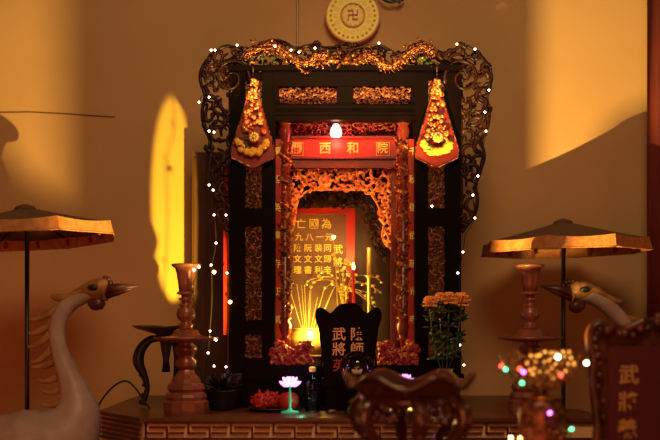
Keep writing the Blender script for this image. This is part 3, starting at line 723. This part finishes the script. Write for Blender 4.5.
lamp('lotus_glow_right', 'POINT', tuple(W(405,366,-.36)), .10, (.7,.2,1.0), None, .02)

# fruit plate
Yp = -.13
pl = thing('fruit_plate', 'dark oval plate of red fruit on the altar table', 'plate', (X(274,Yp), Yp, TT))
MB().lathe([(.06,0),(.065,.004),(.11,.012),(.118,.017),(.11,.016),(.06,.009),(.001,.008)], (X(274,Yp),Yp,TT), 32).build('dish', M['pewter'], pl, smooth=True)
def dragonfruit(px, py, r, Y, label, dr):
    c = W(px, py, Y); t = thing('dragon_fruit', label, 'fruit', c, 'red fruit on the plate')
    MB().ball(c, r, (1.05, .9, .95), 18, 12, lump=.12, ls=25).build('flesh', M['fruit'], t, smooth=True)
    mb = MB(); rg = random.Random(int(px))
    for k in range(22):
        d_ = Vector((rg.uniform(-1,1), rg.uniform(-1,.4), rg.uniform(-.8,1))).normalized(); p = c + d_*r*.85
        e = c + (d_*1.25 + Vector((0,0,.2)))*r
        mb.tube([p, (p+e)/2, e], [r*.22, r*.16, r*.02], 6)
    mb.build('scales', M['fruit'], t, smooth=True)
dragonfruit(261, 401, .039, -.17, 'small red scaly fruit at the left of the plate', 0)
dragonfruit(272, 400, .038, -.10, 'small red scaly fruit in the middle of the plate', 1)
ap = thing('red_apple', 'smooth round red fruit at the right of the plate', 'fruit', W(287,401,-.14))
ca = W(288.5, 401, -.16); ra = .042
MB().lathe([(.001,-.038),(.020,-.042),(.037,-.029),(.047,-.004),(.045,.018),(.031,.035),(.013,.038),(.001,.029)], ca, 24).build('flesh', M['fruit'], ap, smooth=True)
MB().tube([ca + Vector((0,0,.027)), ca + Vector((.004,0,.044))], .0018, 5).build('stem', M['brown'], ap)
cp = thing('tea_cup', 'tiny pale cup on the table in front of the spirit tablet', 'cup', W(332, 413, -.28))
MB().lathe([(.008,0),(.013,.010),(.015,.016),(.012,.016),(.008,.004),(.001,.003)], (X(332,-.28), -.28, TT), 16).build('bowl', M['porcelain'], cp, smooth=True)

# dark pot at the left foot of the shrine
dp = thing('dark_planter', 'black low planter in the shadow at the left foot of the shrine', 'planter', (X(222,-.10), -.10, TT))
MB().lathe([(.05,0),(.055,.01),(.075,.05),(.085,.085),(.09,.09),(.08,.09),(.07,.06),(.001,.06)], (X(222,-.10),-.10,TT), 24).build('pot', M['black'], dp, smooth=True)
mb = MB(); rg = random.Random(21)
for k in range(40):
    a = rg.uniform(0, 2*PI); p = Vector((X(222,-.1), -.10, TT+.07)); q = p + Vector((math.cos(a)*.06, math.sin(a)*.05, rg.uniform(.03,.09))); e = q + Vector((math.cos(a)*.035, math.sin(a)*.03, rg.uniform(-.03,.02)))
    mb.tube([p, q, e], [.003, .010, .001], 5, .4)
mb.build('foliage', M['black'], dp, smooth=True)

# ------------------------------------------------------------------ vase of orange chrysanthemums
Yv = -.115; vx = X(445, Yv); uv = u(Yv)
va = thing('flower_vase', 'grey white porcelain vase of orange flowers at the right foot of the shrine', 'vase', (vx, Yv, TT))
MB().lathe([(.028,0),(.03,.005),(.026,.012),(.034,.06),(.036,.10),(.032,.15),(.030,.165),(.036,.182),(.031,.182),(.026,.16),(.001,.10)], (vx,Yv,TT), 26).build('vase_body', M['porcelain'], va, smooth=True)
spots = [(430,304,'orange chrysanthemum low on the left of the vase bouquet',.034,-.035),(440,299,'small orange chrysanthemum at the back of the vase bouquet',.028,.035),(449,301,'orange chrysanthemum in the middle of the vase bouquet',.038,-.045),(461,303,'large orange chrysanthemum on the right of the vase bouquet',.046,.03)]
for i, (px, py, lab, r, dy) in enumerate(spots):
    c = W(px, py, Yv+dy); t = thing('chrysanthemum', lab, 'flower', (vx, Yv, TT+.15), 'orange chrysanthemums in the vase')
    mb = MB(); rg = random.Random(i)
    for ring, (n, tilt, l) in enumerate(((16, -.25, .95), (16, .15, 1.0), (14, .55, .95), (11, .95, .85), (7, 1.3, .75))):
        for k in range(n):
            a = 2*PI*k/n + ring*.2 + rg.uniform(-.1,.1); o_ = Vector((math.cos(a)*math.cos(tilt), math.sin(a)*math.cos(tilt), 1.4*math.sin(tilt)))*r*l
            mb.tube([c, c+o_*.6, c+o_*.95+Vector((0,0,.003)), c+o_+Vector((0,0,-.002))], [.002, .0055, .005, .001], 6, .5)
    mb.build('bloom', M['orange'], t, None, True)
    s0 = Vector((vx + rg.uniform(-.012,.012), Yv, TT+.12)); mid = (s0 + c)/2 + Vector(((c.x-vx)*.25, 0, 0))
    pth = smooth_path([s0, mid, c], 6); MB().tube(pth, .003, 5).build('stem', M['leaf'], t)
    lf = MB()
    for k in range(38):
        p = pth[rg.randrange(4, len(pth)-1)]; a = rg.uniform(0, 2*PI)
        d_ = Vector((math.cos(a), math.sin(a)*.7, rg.uniform(-.2,.7))).normalized()*rg.uniform(.03,.055)
        lf.tube([p, p+d_*.5+Vector((0,0,.004)), p+d_], [.002, rg.uniform(.007,.012), .001], 5, .3)
    lf.build('leaves', M['leaf'], t, smooth=True)

# ------------------------------------------------------------------ tall candlesticks
Yk = -.24; uk = u(Yk)
def cprof(l, base_py=414.5): return [(r*uk, (base_py - py)*uk) for r, py in l]
ck = thing('tall_candlestick', 'tall reddish turned candlestick with a wide drip dish on the left, beside the black stand', 'candlestick', (X(186,Yk), Yk, TT), 'pair of tall turned candlesticks')
cc = (X(186,Yk), Yk, TT)
MB().lathe(cprof([(22,414.5),(22.5,411),(22.5,403),(20,401),(21,398),(20,395),(17,393),(19,390),(18,386),(15,384),(14,380),(10,376),(8,373),(7,371)]), cc, 12).build('stepped_base', M['copper'], ck)
MB().lathe(cprof([(7,371),(10.5,367),(10.5,362),(7,359),(8,357),(11,352),(10.5,348),(7,345),(9,343.5)]), cc, 24).build('lower_shaft', M['copper'], ck, smooth=True)
MB().lathe(cprof([(9,344),(20,343),(31,341),(33,338.5),(30,338.8),(16,337.5),(13,335),(12,332),(9,331)]), cc, 32).build('drip_dish', M['copper'], ck, smooth=True)
MB().lathe(cprof([(9,331.5),(6,328),(8,326),(5,324.5),(4.5,323),(8.5,320),(9.8,316),(8.5,311),(5,308),(8,306.5),(4,305),(4,303),(8.5,300),(4,299),(5,296.5),(10,295.5),(8,293)]), cc, 24).build('knops', M['copper'], ck, smooth=True)
MB().lathe(cprof([(7,294),(8,285),(9.5,275),(11,270),(14.5,267.5),(14.5,265.5),(12.5,266),(7,272),(5,285),(.1,286)]), cc, 24).build('cup', M['copper'], ck, smooth=True)
c2 = copy_tree(ck); c2.location = (X(530,-.2), -.20, TT+.0); c2['label'] = 'tall reddish turned candlestick on the right, behind the glowing bead lotus'
# few bulbs of the fairy string caught on the left candlestick
t = thing('fairy_lights', 'short string of fairy lights caught on the left candlestick', 'fairy lights', W(199,267,Yk), 'fairy lights on the shrine')
MB().tube(smooth_path([W(199,267,Yk-.02), W(196,275,Yk-.02), W(193,286,Yk-.03), W(194,300,Yk-.02), W(196,318,Yk-.02), W(206,335,Yk-.03), W(216,339,Yk-.02)], 5), .0015, 5).build('wire', M['wire'], t)
for p, q in ((199,267),(194,270),(216,340)): MB().ball(W(p,q,Yk-.03), .005, nu=8, nv=6).build('bulb', M['bulb'], t, None, True)

# ------------------------------------------------------------------ black tripod stand with a dish
Ys = .02; us = u(Ys); sx = X(166,Ys)
bs = thing('tripod_stand', 'black carved tripod stand with a wide shallow dish behind the left candlestick', 'stand', (sx, Ys, TT))
hs = lambda py: Z(py,Ys)
MB().lathe([(.03,hs(336)),(.05,hs(334)),(.13,hs(329)),(.155,hs(326)),(.150,hs(325.2)),(.12,hs(328)),(.001,hs(330))], (sx,Ys,0), 32).build('dish', M['pewter'], bs, smooth=True)
MB().lathe([(.02,hs(372)),(.014,hs(360)),(.022,hs(350)),(.03,hs(338)),(.02,hs(335))], (sx,Ys,0), 16).build('hub', M['black'], bs, smooth=True)
for k in range(3):
    a = PI + 2*PI*k/3 + .12; d_ = Vector((math.cos(a), math.sin(a)*.8, 0))
    prof = [(.02,338),(.075,340),(.115,350),(.125,362),(.10,375),(.085,388),(.10,400),(.105,408.5)]
    pth = smooth_path([Vector((sx,Ys,0)) + d_*r + Vector((0,0,max(hs(q), TT+.012))) for r, q in prof], 4)
    lg = MB(); lg.tube(pth, interp([.014,.018,.024,.026,.017,.012,.013,.016], 4), 8)
    for j in range(4, len(pth)-2, 3): lg.ball(pth[j] + d_*.012, .012, (1,1,.8), 7, 5)
    lg.build('leg', M['black'], bs, smooth=True)
tag(MB().tube(smooth_path([W(97,411,-.02)+Vector((0,0,.01)), W(103,398,-.02), W(114,386,-.02), W(126,381,-.02), W(136,389,-.02), W(143,400,-.05), W(150,408.5,-.05)], 5), .0045, 6).build('black_cable', M['wire'], smooth=True), 'black cable arching over the left end of the altar table', 'cable')

# ------------------------------------------------------------------ umbrellas
def umbrella(label):
    t = thing('ceremonial_umbrella', label, 'umbrella', (0,0,0), 'pair of ceremonial umbrellas')
    R_, zv, zt_, za = .398, 0.0, .054, .150
    n = 8; vt = [Vector((R_*math.cos(2*PI*k/n), R_*math.sin(2*PI*k/n), 0)) for k in range(n)]
    ro = MB(); fine = []
    for k in range(n):                                     # slightly sagging cloth panels
        a, b = vt[k], vt[(k+1) % n]
        rows = []
        for i in range(9):
            f = i/8; r = []
            for j in range(7):
                g = j/6; p = (a*(1-g)+b*g)*(0.04 + .96*f)
                r.append(Vector((p.x, p.y, zt_ + (za-zt_)*(1-f)**1.12 - .010*math.sin(PI*g)*f)))
            rows.append(r)
        up = [[ro.bm.verts.new(p) for p in r] for r in rows]; dn = [[ro.bm.verts.new(p - Vector((0,0,.004))) for p in r] for r in rows]
        for i in range(8):
            for j in range(6):
                ro.bm.faces.new((up[i][j], up[i+1][j], up[i+1][j+1], up[i][j+1])); ro.bm.faces.new((dn[i][j+1], dn[i+1][j+1], dn[i+1][j], dn[i][j]))
        fine.append([r for r in rows[-1]])
    bmesh.ops.remove_doubles(ro.bm, verts=ro.bm.verts, dist=1e-5)
    ro.build('canopy', M['cloth'], t, 'brown cloth canopy', True)
    for k in range(n):
        vm = MB(); e = fine[k]
        out = [(p, p*1.0) for p in e]
        rows = []
        for i in range(5):
            f = i/4; r = []
            for j, p in enumerate(e):
                s = 1.0 + .025*f + .006*math.sin(j*2.1+k)*f
                r.append(Vector((p.x*s, p.y*s, p.z + .004 - (p.z+.004)*f)))
            rows.append(r)
        fr = [[vm.bm.verts.new(p) for p in r] for r in rows]; bk = [[vm.bm.verts.new(p*.985) for p in r] for r in rows]
        for i in range(4):
            for j in range(len(e)-1):
                vm.bm.faces.new((fr[i][j], fr[i][j+1], fr[i+1][j+1], fr[i+1][j])); vm.bm.faces.new((bk[i][j+1], bk[i][j], bk[i+1][j], bk[i+1][j+1]))
        vm.tube([rows[-1][j] for j in range(len(e))], .0035, 5)
        vm.build('valance_panel', M['brocade'], t, 'orange gold brocade valance', True)
        MB().tube([Vector((0,0,zt_+.05)), vt[k]*.97 + Vector((0,0,zt_-.006))], .005, 5).build('rib', M['black'], t)
    for k in range(14):
        a = 2*PI*k/14 + .1; r = .33; tm = MB()
        tm.tube([(r*math.cos(a), r*math.sin(a), .060), (r*math.cos(a), r*math.sin(a), .035)], .0015, 4)
        tm.lathe([(.003,.036),(.008,.030),(.009,.004),(.001,.002)], (r*math.cos(a), r*math.sin(a), 0), 8)
        tm.build('tassel', M['tasselred'], t)
    MB().lathe([(.05,za-.014),(.042,za+.004),(.012,za+.014),(.001,za+.016)], (0,0,0), 20).build('top_cap', M['cloth'], t, smooth=True)
    return t
UM = []
for i, (cx, Y, py, rot, tilt, lab) in enumerate(((27, -.06, 241.0, -9, -4.0, 'left brown umbrella with an orange gold valance standing behind the large crane'), (563.5, .28, 252.8, 20, -1.0, 'right brown umbrella with an orange gold valance standing behind the crane by the maroon tablet'))):
    zr = Z(py, Y)
    t = umbrella(lab) if i == 0 else copy_tree(UM[0])
    t['label'] = lab; UM.append(t)
    if i == 0:
        MB().tube([(0,0,-zr+.02), (0,0,.14)], .0105, 10).build('pole', M['black'], t, 'dark slim pole', True)
        MB().lathe([(.13,-zr),(.13,-zr+.015),(.03,-zr+.03),(.015,-zr+.06),(.001,-zr+.06)], (0,0,0), 24).build('base_plate', M['black'], t, smooth=True)
    t.location = (X(cx,Y), Y, zr); t.rotation_euler = (0, math.radians(tilt), math.radians(rot))
    for ch in t.children:                                   # the pole stands upright under the tilted canopy
        if ch.name.startswith(('pole', 'base_plate')):
            ch.rotation_mode = 'QUATERNION'; ch.rotation_quaternion = t.rotation_euler.to_matrix().inverted().to_quaternion()
z0_, z1_ = UM[0].location.z, UM[1].location.z
for ch in UM[1].children:                                   # pole length follows the canopy height
    if ch.name.startswith(('pole', 'base_plate')): ch.scale.z = z1_/z0_

# ------------------------------------------------------------------ cranes
def crane(label, Y, P, beak, crestp, wattle, eye, mane, legs, tuft, lit):
    base = W(P[0][0], 400, Y); base.z = 0
    t = thing('crane_statue', label, 'statue', base, 'pair of crane statues')
    pts = smooth_path([W(p[0], p[1], Y) for p in P], 6); rr = interp([p[2]*u(Y) for p in P], 6)
    body = MB().tube(pts, rr, 20); body.build('crane_body', M['white'], t, 'greyish white body and long curved neck', True)
    b0, b1, bw = W(*beak[0], Y), W(*beak[1], Y), beak[2]*u(Y)
    dn = Vector((0,0,-1))
    MB().tube([b0 + Vector((0,0,.003)), b0*.6+b1*.4 + Vector((0,0,.003)), b1], [bw, bw*.72, bw*.18], 8).build('upper_beak', M['beak'], t, None, True)
    MB().tube([b0 + dn*bw*.8, (b0*.6+b1*.4) + dn*bw*.55, b1*.92+b0*.08 + dn*bw*.1], [bw*.6, bw*.45, bw*.12], 8).build('lower_beak', M['beak'], t, None, True)
    cpts = smooth_path([W(p, q, Y-.012) for p, q, r in crestp], 4)
    MB().tube(cpts, interp([r*u(Y) for p, q, r in crestp], 4), 10).build('head_plume', M['ochre'], t, 'ochre head and swept back plume', True)
    rg_ = MB(); ax = (b1-b0).normalized(); e1 = ax.cross(Vector((0,1,0))).normalized()
    ringp = [b0 - ax*.004 + (e1*math.cos(2*PI*k/16) + Vector((0,1,0))*math.sin(2*PI*k/16))*bw*1.55 for k in range(17)]
    rg_.tube(ringp, .0045, 6); rg_.build('beak_ring', M['ochre'], t, None, True)
    for s in (-1, 1): MB().ball(W(eye[0], eye[1], Y) + Vector((0, -.010 + s*9.6*u(Y), 0)), 3.8*u(Y), (1.4, .5, .8), 10, 8).build('eye', M['black'], t, None, True)
    wm = MB(); wm.ball(W(wattle[0], wattle[1], Y-.01), 7.5*u(Y), (1.15, .8, .95), 14, 9, lump=.15, ls=60); wm.build('wattle', M['beak'], t, 'dark red brown wattle', True)
    tf = MB()
    for p, q in tuft: tf.ball(W(p, q, Y), 3.0*u(Y), (1, 1.2, 1), 8, 6)
    tf.build('red_crown', M['beak'], t, 'dark red knobbed crown', True)
    for (x0, y0, x1, y1, bend) in mane:
        p, q = W(x0, y0, Y), W(x1 + (x1-x0)*.18, y1 + (y1-y0)*.18, Y); md = (p+q)/2 + Vector((0, 0, -bend*u(Y)))
        tip = q + Vector(((q.x-p.x)*.12, 0, bend*.9*u(Y)))
        MB().tube(smooth_path([p, md, q, tip], 3), interp([4.2*u(Y), 3.4*u(Y), 1.8*u(Y), .3*u(Y)], 3), 8, .5).build('mane_feather', M['ochre'], t, 'pointed ochre mane feather', True)
    for lx, ly in legs:
        lb_ = Vector((W(lx, 400, Y).x, Y+ly, 0)); lz = Z(470, Y)
        lm_ = MB(); lm_.tube([lb_ + Vector((0,0,lz)), lb_ + Vector((.02,0,lz*.5)), lb_ + Vector((0,0,.02))], [.022, .017, .014], 8)
        for k in (-1, 0, 1): lm_.tube([lb_ + Vector((0,0,.014)), lb_ + Vector((.08*lit, .035*k, .010))], [.012, .006], 6)
        lm_.build('leg', M['beak'], t, smooth=True)
    return t
crane('large white crane statue with ochre mane feathers at the left end of the altar table', -.42,
      [(-95,452,3),(-70,448,14),(-40,450,28),(0,455,40),(35,452,44),(62,438,38),(76,415,25),(75,395,15.5),(68.5,375,10.8),(60,353,8.2),(57,335,7.8),(59,319,8.3),(68,305,8.6),(80,297,8.6),(90,292,9),(99,291,9),(105,291,6)],
      ((106,290.5), (138.5,286), 6.4), [(107,288,6.5),(101,287.5,10),(93,289,9.2),(82,292,6),(70,297,4.2),(60,298,4),(53,296.5,3),(51,295,1)], (96.5,303.5), (96,288),
      [(58,308,36,318,2),(52,322,34,332,2.5),(50,334,33,345,2.5),(53,347,36,360,3),(57,360,38,366,2),(62,373,44,380,3),(64,386,47,391,3),(66,398,47,404,3)],
      ((10,.05),(45,-.05)), ((102,281),(105,278.5),(108,279),(110,282.5)), 1)
crane('smaller white crane statue behind the maroon tablet on the right', -.02,
      [(790,440,3),(760,432,14),(730,430,28),(700,432,36),(672,425,34),(655,405,24),(646,385,16),(640,365,11),(634,345,8.6),(627,330,8),(618,317,8),(607,306,8),(597,299,8),(588,295,8.5),(580,293.5,8.5),(573,293,6)],
      ((572,293.5), (539,285), 6.0), [(571,291,6.5),(577,290.5,9.6),(585,290,8.8),(594,291,5.5),(604,296,4),(612,300,3.6),(619,301.5,2.6),(622,300,1)], (577,306), (582,290),
      [(622,316,634,318,1.5),(632,328,648,332,2),(640,342,656,348,2)], ((690,.05),(715,-.05)), ((566,283),(569,281),(573,281.5),(563,286)), -1)

# ------------------------------------------------------------------ added shield round the low yellow lamp, keeps its light off the shrine
rf_ = thing('light_blocker', 'small black light shield on a pole, added out of sight behind the scalloped stand', 'lamp', (LAMP.x, LAMP.y, 0))
rm = MB(); av = [math.radians(90 + 44.7 - k*(44.7+26.4)/14) for k in range(15)]
def arc(r, z): return [rm.bm.verts.new((LAMP.x + r*math.cos(a), LAMP.y + r*math.sin(a), z)) for a in av]
q = [arc(.070, LAMP.z-.02), arc(.074, LAMP.z-.02), arc(.074, LAMP.z+.080), arc(.070, LAMP.z+.080)]
for i in range(4):
    for k in range(14): rm.bm.faces.new((q[i][k], q[i][k+1], q[(i+1) % 4][k+1], q[(i+1) % 4][k]))
for prof in ([(134.7,.0265),(137.6,.0305),(139.6,.0338),(141.5,.0380),(144.8,.0386)], [(46.5,.0460),(49,.0465),(52,.0465),(55.5,.0465)], [(158,.041),(165,.041),(172,.041),(180,.041)]):   # side vanes shaped to shade candlesticks, left umbrella front and the wall arc
    av = [math.radians(a) for a, h in prof]
    q = [arc(.070, LAMP.z-.02), arc(.074, LAMP.z-.02), arc(.074, 0), arc(.070, 0)]
    for row in q[2:]:
        for v, (a, h) in zip(row, prof): v.co.z = LAMP.z + h
    for i in range(4):
        for k in range(len(prof)-1): rm.bm.faces.new((q[i][k], q[i][k+1], q[(i+1) % 4][k+1], q[(i+1) % 4][k]))
rm.build('blocker_shield', M['black'], rf_)
MB().tube([(LAMP.x, LAMP.y+.072, 0), (LAMP.x, LAMP.y+.072, LAMP.z-.01)], .007, 8).build('pole', M['black'], rf_)
MB().lathe([(.09,0),(.09,.012),(.01,.02),(.001,.02)], (LAMP.x, LAMP.y+.072, 0), 20).build('base_plate', M['black'], rf_)

# ------------------------------------------------------------------ foreground: low table, scalloped stand, bead lotus, maroon tablet
FT = .66
ft = thing('offering_table', 'low red brown offering table under the scalloped stand in front', 'table', (.4, -1.6, 0))
MB().box(-.3, 1.6, -1.95, -1.12, FT-.03, FT).build('tabletop', M['tabletop'], ft)
for lx in (-.25, 1.55):
    for ly in (-1.9, -1.17): MB().box(lx-.03, lx+.03, ly-.03, ly+.03, 0, FT-.03).build('leg', M['tabletop'], ft)

Yf = -1.40; uf = u(Yf); fx = X(409, Yf)
fsd = thing('scalloped_stand', 'polished red brown round stand with a wavy scalloped rim and curved legs in the foreground', 'stand', (fx, Yf, FT))
def wav(r, z, a):
    k = max(0, (r - .12)/.07); return r*(1 + .03*k*math.cos(6*a+.9)), z + .017*k*math.cos(6*a+.9)
zr = Z(381, Yf)
MB().lathe([(.03,zr-.055),(.135,zr-.050),(.152,zr-.034),(.168,zr-.010),(.186,zr+.004),(.194,zr-.003),(.197,zr+.004),(.190,zr+.014),(.176,zr+.010),(.158,zr-.008),(.140,zr-.030),(.03,zr-.036)], (fx,Yf,0), 96, wav).build('scalloped_rim', M['frontwood'], fsd, smooth=True)
MB().lathe([(.120,zr-.075),(.146,zr-.07),(.150,zr-.04),(.138,zr-.04),(.120,zr-.055),(.118,zr-.07)], (fx,Yf,0), 48).build('apron', M['frontwood'], fsd, smooth=True)
for k in range(6):
    a = 2*PI*k/6 + .62; d_ = Vector((math.cos(a), math.sin(a), 0)); o0 = Vector((fx, Yf, 0))
    pr = [(.135, zr-.05), (.168, zr-.085), (.165, zr-.13), (.125, zr-.18), (.105, zr-.24), (.13, FT+.06), (.155, FT+.02)]
    pth = smooth_path([o0 + d_*r + Vector((0,0,z)) for r, z in pr], 5)
    lg = MB(); lg.tube(pth, interp([.022,.026,.024,.018,.015,.017,.019], 5), 10)
    for j in range(4, 18, 4): lg.ball(pth[j] + d_*.018, .015, (1,1,1), 8, 6)
    lg.ball(pth[-1], .022, (1,1,.7), 10, 6)
    lg.build('leg', M['frontwood'], fsd, smooth=True)
lf = MB(); lf.lathe([(.02,FT),(.17,FT),(.175,FT+.012),(.165,FT+.022),(.02,FT+.022)], (fx,Yf,0), 40); lf.build('foot_ring', M['frontwood'], fsd, smooth=True)
rgc = random.Random(88); ap_ = MB()
for k in range(60):
    a = rgc.uniform(0, 2*PI); ap_.ball((fx + math.cos(a)*.145, Yf + math.sin(a)*.145, zr - .085 + rgc.uniform(-.03,.02)), rgc.uniform(.008,.016), nu=7, nv=5)
ap_.build('apron_carving', M['frontwood'], fsd, smooth=True)

Yl = -1.50; ul = u(Yl); lx = X(541, Yl)
ll = thing('bead_lotus_lamp', 'glass bead lotus lamp with coloured bulbs on a gilded pedestal in the foreground', 'lamp', (lx, Yl, FT))
MB().lathe([(.062,FT),(.066,FT+.01),(.055,FT+.03),(.062,Z(436,Yl)),(.068,Z(418,Yl)),(.066,Z(407,Yl)),(.058,Z(401,Yl)),(.048,Z(397,Yl)),(.030,Z(395,Yl)),(.001,Z(395,Yl))], (lx,Yl,0), 32).build('pedestal', M['panelcarve'], ll, 'reddish gilded pedestal', True)
rl = MB(); rgc = random.Random(4)
for k in range(120):
    a = rgc.uniform(0, 2*PI); z = rgc.uniform(Z(440,Yl), Z(408,Yl)); rl.ball((lx+math.cos(a)*.066, Yl+math.sin(a)*.066, z), rgc.uniform(.003,.007), nu=6, nv=5)
rl.build('pedestal_relief', M['goldcarve'], ll, None, True)
rl = MB(); rl.lathe([(.052,Z(400,Yl)),(.062,Z(398,Yl)),(.060,Z(396,Yl)),(.045,Z(395.5,Yl)),(.018,Z(394,Yl)),(.012,Z(391,Yl)),(.02,Z(388,Yl)),(.001,Z(387,Yl))], (lx,Yl,0), 28); rl.build('collar', M['goldcarve'], ll, smooth=True)
M['petalglass'] = mat('amber_glass_bead', (.80,.50,.18), .12, trans=.5, ior=1.3)
c = Vector((lx, Yl, Z(390,Yl)))
k0 = 0
for ring, (n, R1, H1, off) in enumerate(((9, .118, .098, .17), (7, .075, .115, .5))):
    for k in range(n):
        a = 2*PI*k/n + off; d_ = Vector((math.cos(a), math.sin(a), 0)); s_ = Vector((-math.sin(a), math.cos(a), 0))
        cen = [c + d_*R1*f**.75 + Vector((0,0,H1*f**1.7)) for f in (.05,.25,.5,.75,1.0)]
        wd = [.006,.026,.034,.026,.002]
        pm = MB(); lft = [p - s_*w_ for p, w_ in zip(cen, wd)]; rgt = [p + s_*w_ for p, w_ in zip(cen, wd)]
        pm.tube(smooth_path(lft + rgt[::-1], 3), .0022, 5)
        pet = pm.build('petal_wire', M['goldcarve'], ll, None, True)
        nb = 4
        for j in range(nb):
            f = (.35,.55,.75,.9)[j]; p = c + d_*(R1*f**.75-.004) + Vector((0,0,H1*f**1.7))
            k0 += 1
            MB().ball(p, .0052, nu=8, nv=6).build('glass_bead', M['bead' if False else 'gold'] if j == 1 and False else M['petalglass'], ll, None, True)
M['beadlit'] = mat('lit_amber_bead', (1,.6,.2), .3, emit=(1.0,.42,.06), es=1.6)
for px, py in ((527,363),(531,356),(540,355),(545,362),(551,353),(552,368),(558,372),(561,362),(565,357),(568,364),(563,352),(540,372),(534,368),(571,358),(549,376),(566,371),(545,352),(536,362),(530,370),(556,364),(543,367),(549,360),(560,378),(554,379),(537,356),(569,352),(574,364),(547,372),(533,374),(557,354)):
    yy = Yl - .05 + .06*(hash((px*7+py)) % 10)/10
    MB().ball(W(px, py, yy), .0050, nu=8, nv=6).build('lit_bead', M['beadlit'], ll, None, True)
def cb_(name, col, es): return mat(name, col, .3, emit=col, es=es*1.5)
BC = {'r': cb_('red_led', (1,.08,.05), 5), 'g': cb_('green_led', (.08,1,.35), 5), 'p': cb_('violet_led', (.75,.15,1), 6), 'w': cb_('white_led', (1,.8,.55), 13), 'o': cb_('orange_led', (1,.45,.12), 8), 'y': cb_('yellow_led', (1,.8,.25), 8)}
names = {'r': 'red', 'g': 'green', 'p': 'violet', 'w': 'white', 'o': 'orange', 'y': 'yellow'}
for px, py, k, dy in ((501.5,366,'r',-.02),(505.7,369.5,'g',-.03),(520,369,'r',-.08),(523.5,372,'p',-.09),(522,383,'g',-.09),(558,357,'w',-.08),(586.5,363,'w',0),(561,375,'r',-.09),(550,413,'p',-.075),(571.5,429,'g',-.03),(511,438,'y',-.05),(520,438.5,'o',-.07)):
    MB().ball(W(px, py, Yl+dy), .0052 if k != 'w' else .0060, nu=10, nv=7).build('coloured_bulb', BC[k], ll, names[k] + ' bulb', True)
wl = MB(); wl.tube(smooth_path([W(501,366,Yl-.02), W(512,376,Yl-.05), W(522,383,Yl-.09), W(540,392,Yl-.085), W(552,408,Yl-.078), W(568,425,Yl-.04), W(571,431,Yl-.03), W(566,450,Yl-.04)], 4), .002, 5)
wl.build('wire', M['leaf'], ll)

Ym = -1.27; um = u(Ym); mx = 656
ta = thing('maroon_tablet', 'maroon memorial tablet with a carved red brown frame and gold characters in the right foreground', 'tablet', (X(mx,Ym), Ym, FT))
hp = [(0,318),(10,320),(22,326),(34,330),(44,326),(54,324),(62,327),(66,335),(65,348),(62,360),(64,378),(61,400),(58,430),(54,480)]
pol = [(mx+a, b) for a, b in hp] + [(mx-a, b) for a, b in reversed(hp[1:])]
MB().prism([(X(p,Ym), Z(q,Ym)) for p, q in pol], Ym-.005, Ym+.03).build('back_plate', M['tabframe'], ta)
fm2 = MB(); path = smooth_path([W(p, q, Ym-.01) for p, q in pol], 3); fm2.tube(path, .016, 8)
rgc = random.Random(14)
for p in path[::2]:
    inn = (Vector((X(mx,Ym), Ym, Z(410,Ym))) - p).normalized()
    fm2.ball(p + inn*rgc.uniform(.012,.028) + Vector((0,-.01,0)), rgc.uniform(.010,.018), nu=8, nv=6)
fm2.build('carved_frame', M['tabframe'], ta, 'carved red brown frame', True)
MB().pbox(mx-49, mx+49, 346, 480, Ym, Ym-.014, Ym-.004).build('inner_panel', M['maroon'], ta, 'maroon panel')
M['paintgold'] = mat('painted_gold', (.62,.34,.12), .4, .3)
for ch, px, py in (('武',628.5,376),('將',628,403),('義',627,430)): gchar(ch, px, py, Ym-.0135, 20.5, .015, 1, M['paintgold'], ta)
MB().box(X(mx-62,Ym), X(mx+62,Ym), Ym-.07, Ym+.08, FT, Z(478,Ym)).build('base', M['tabframe'], ta)
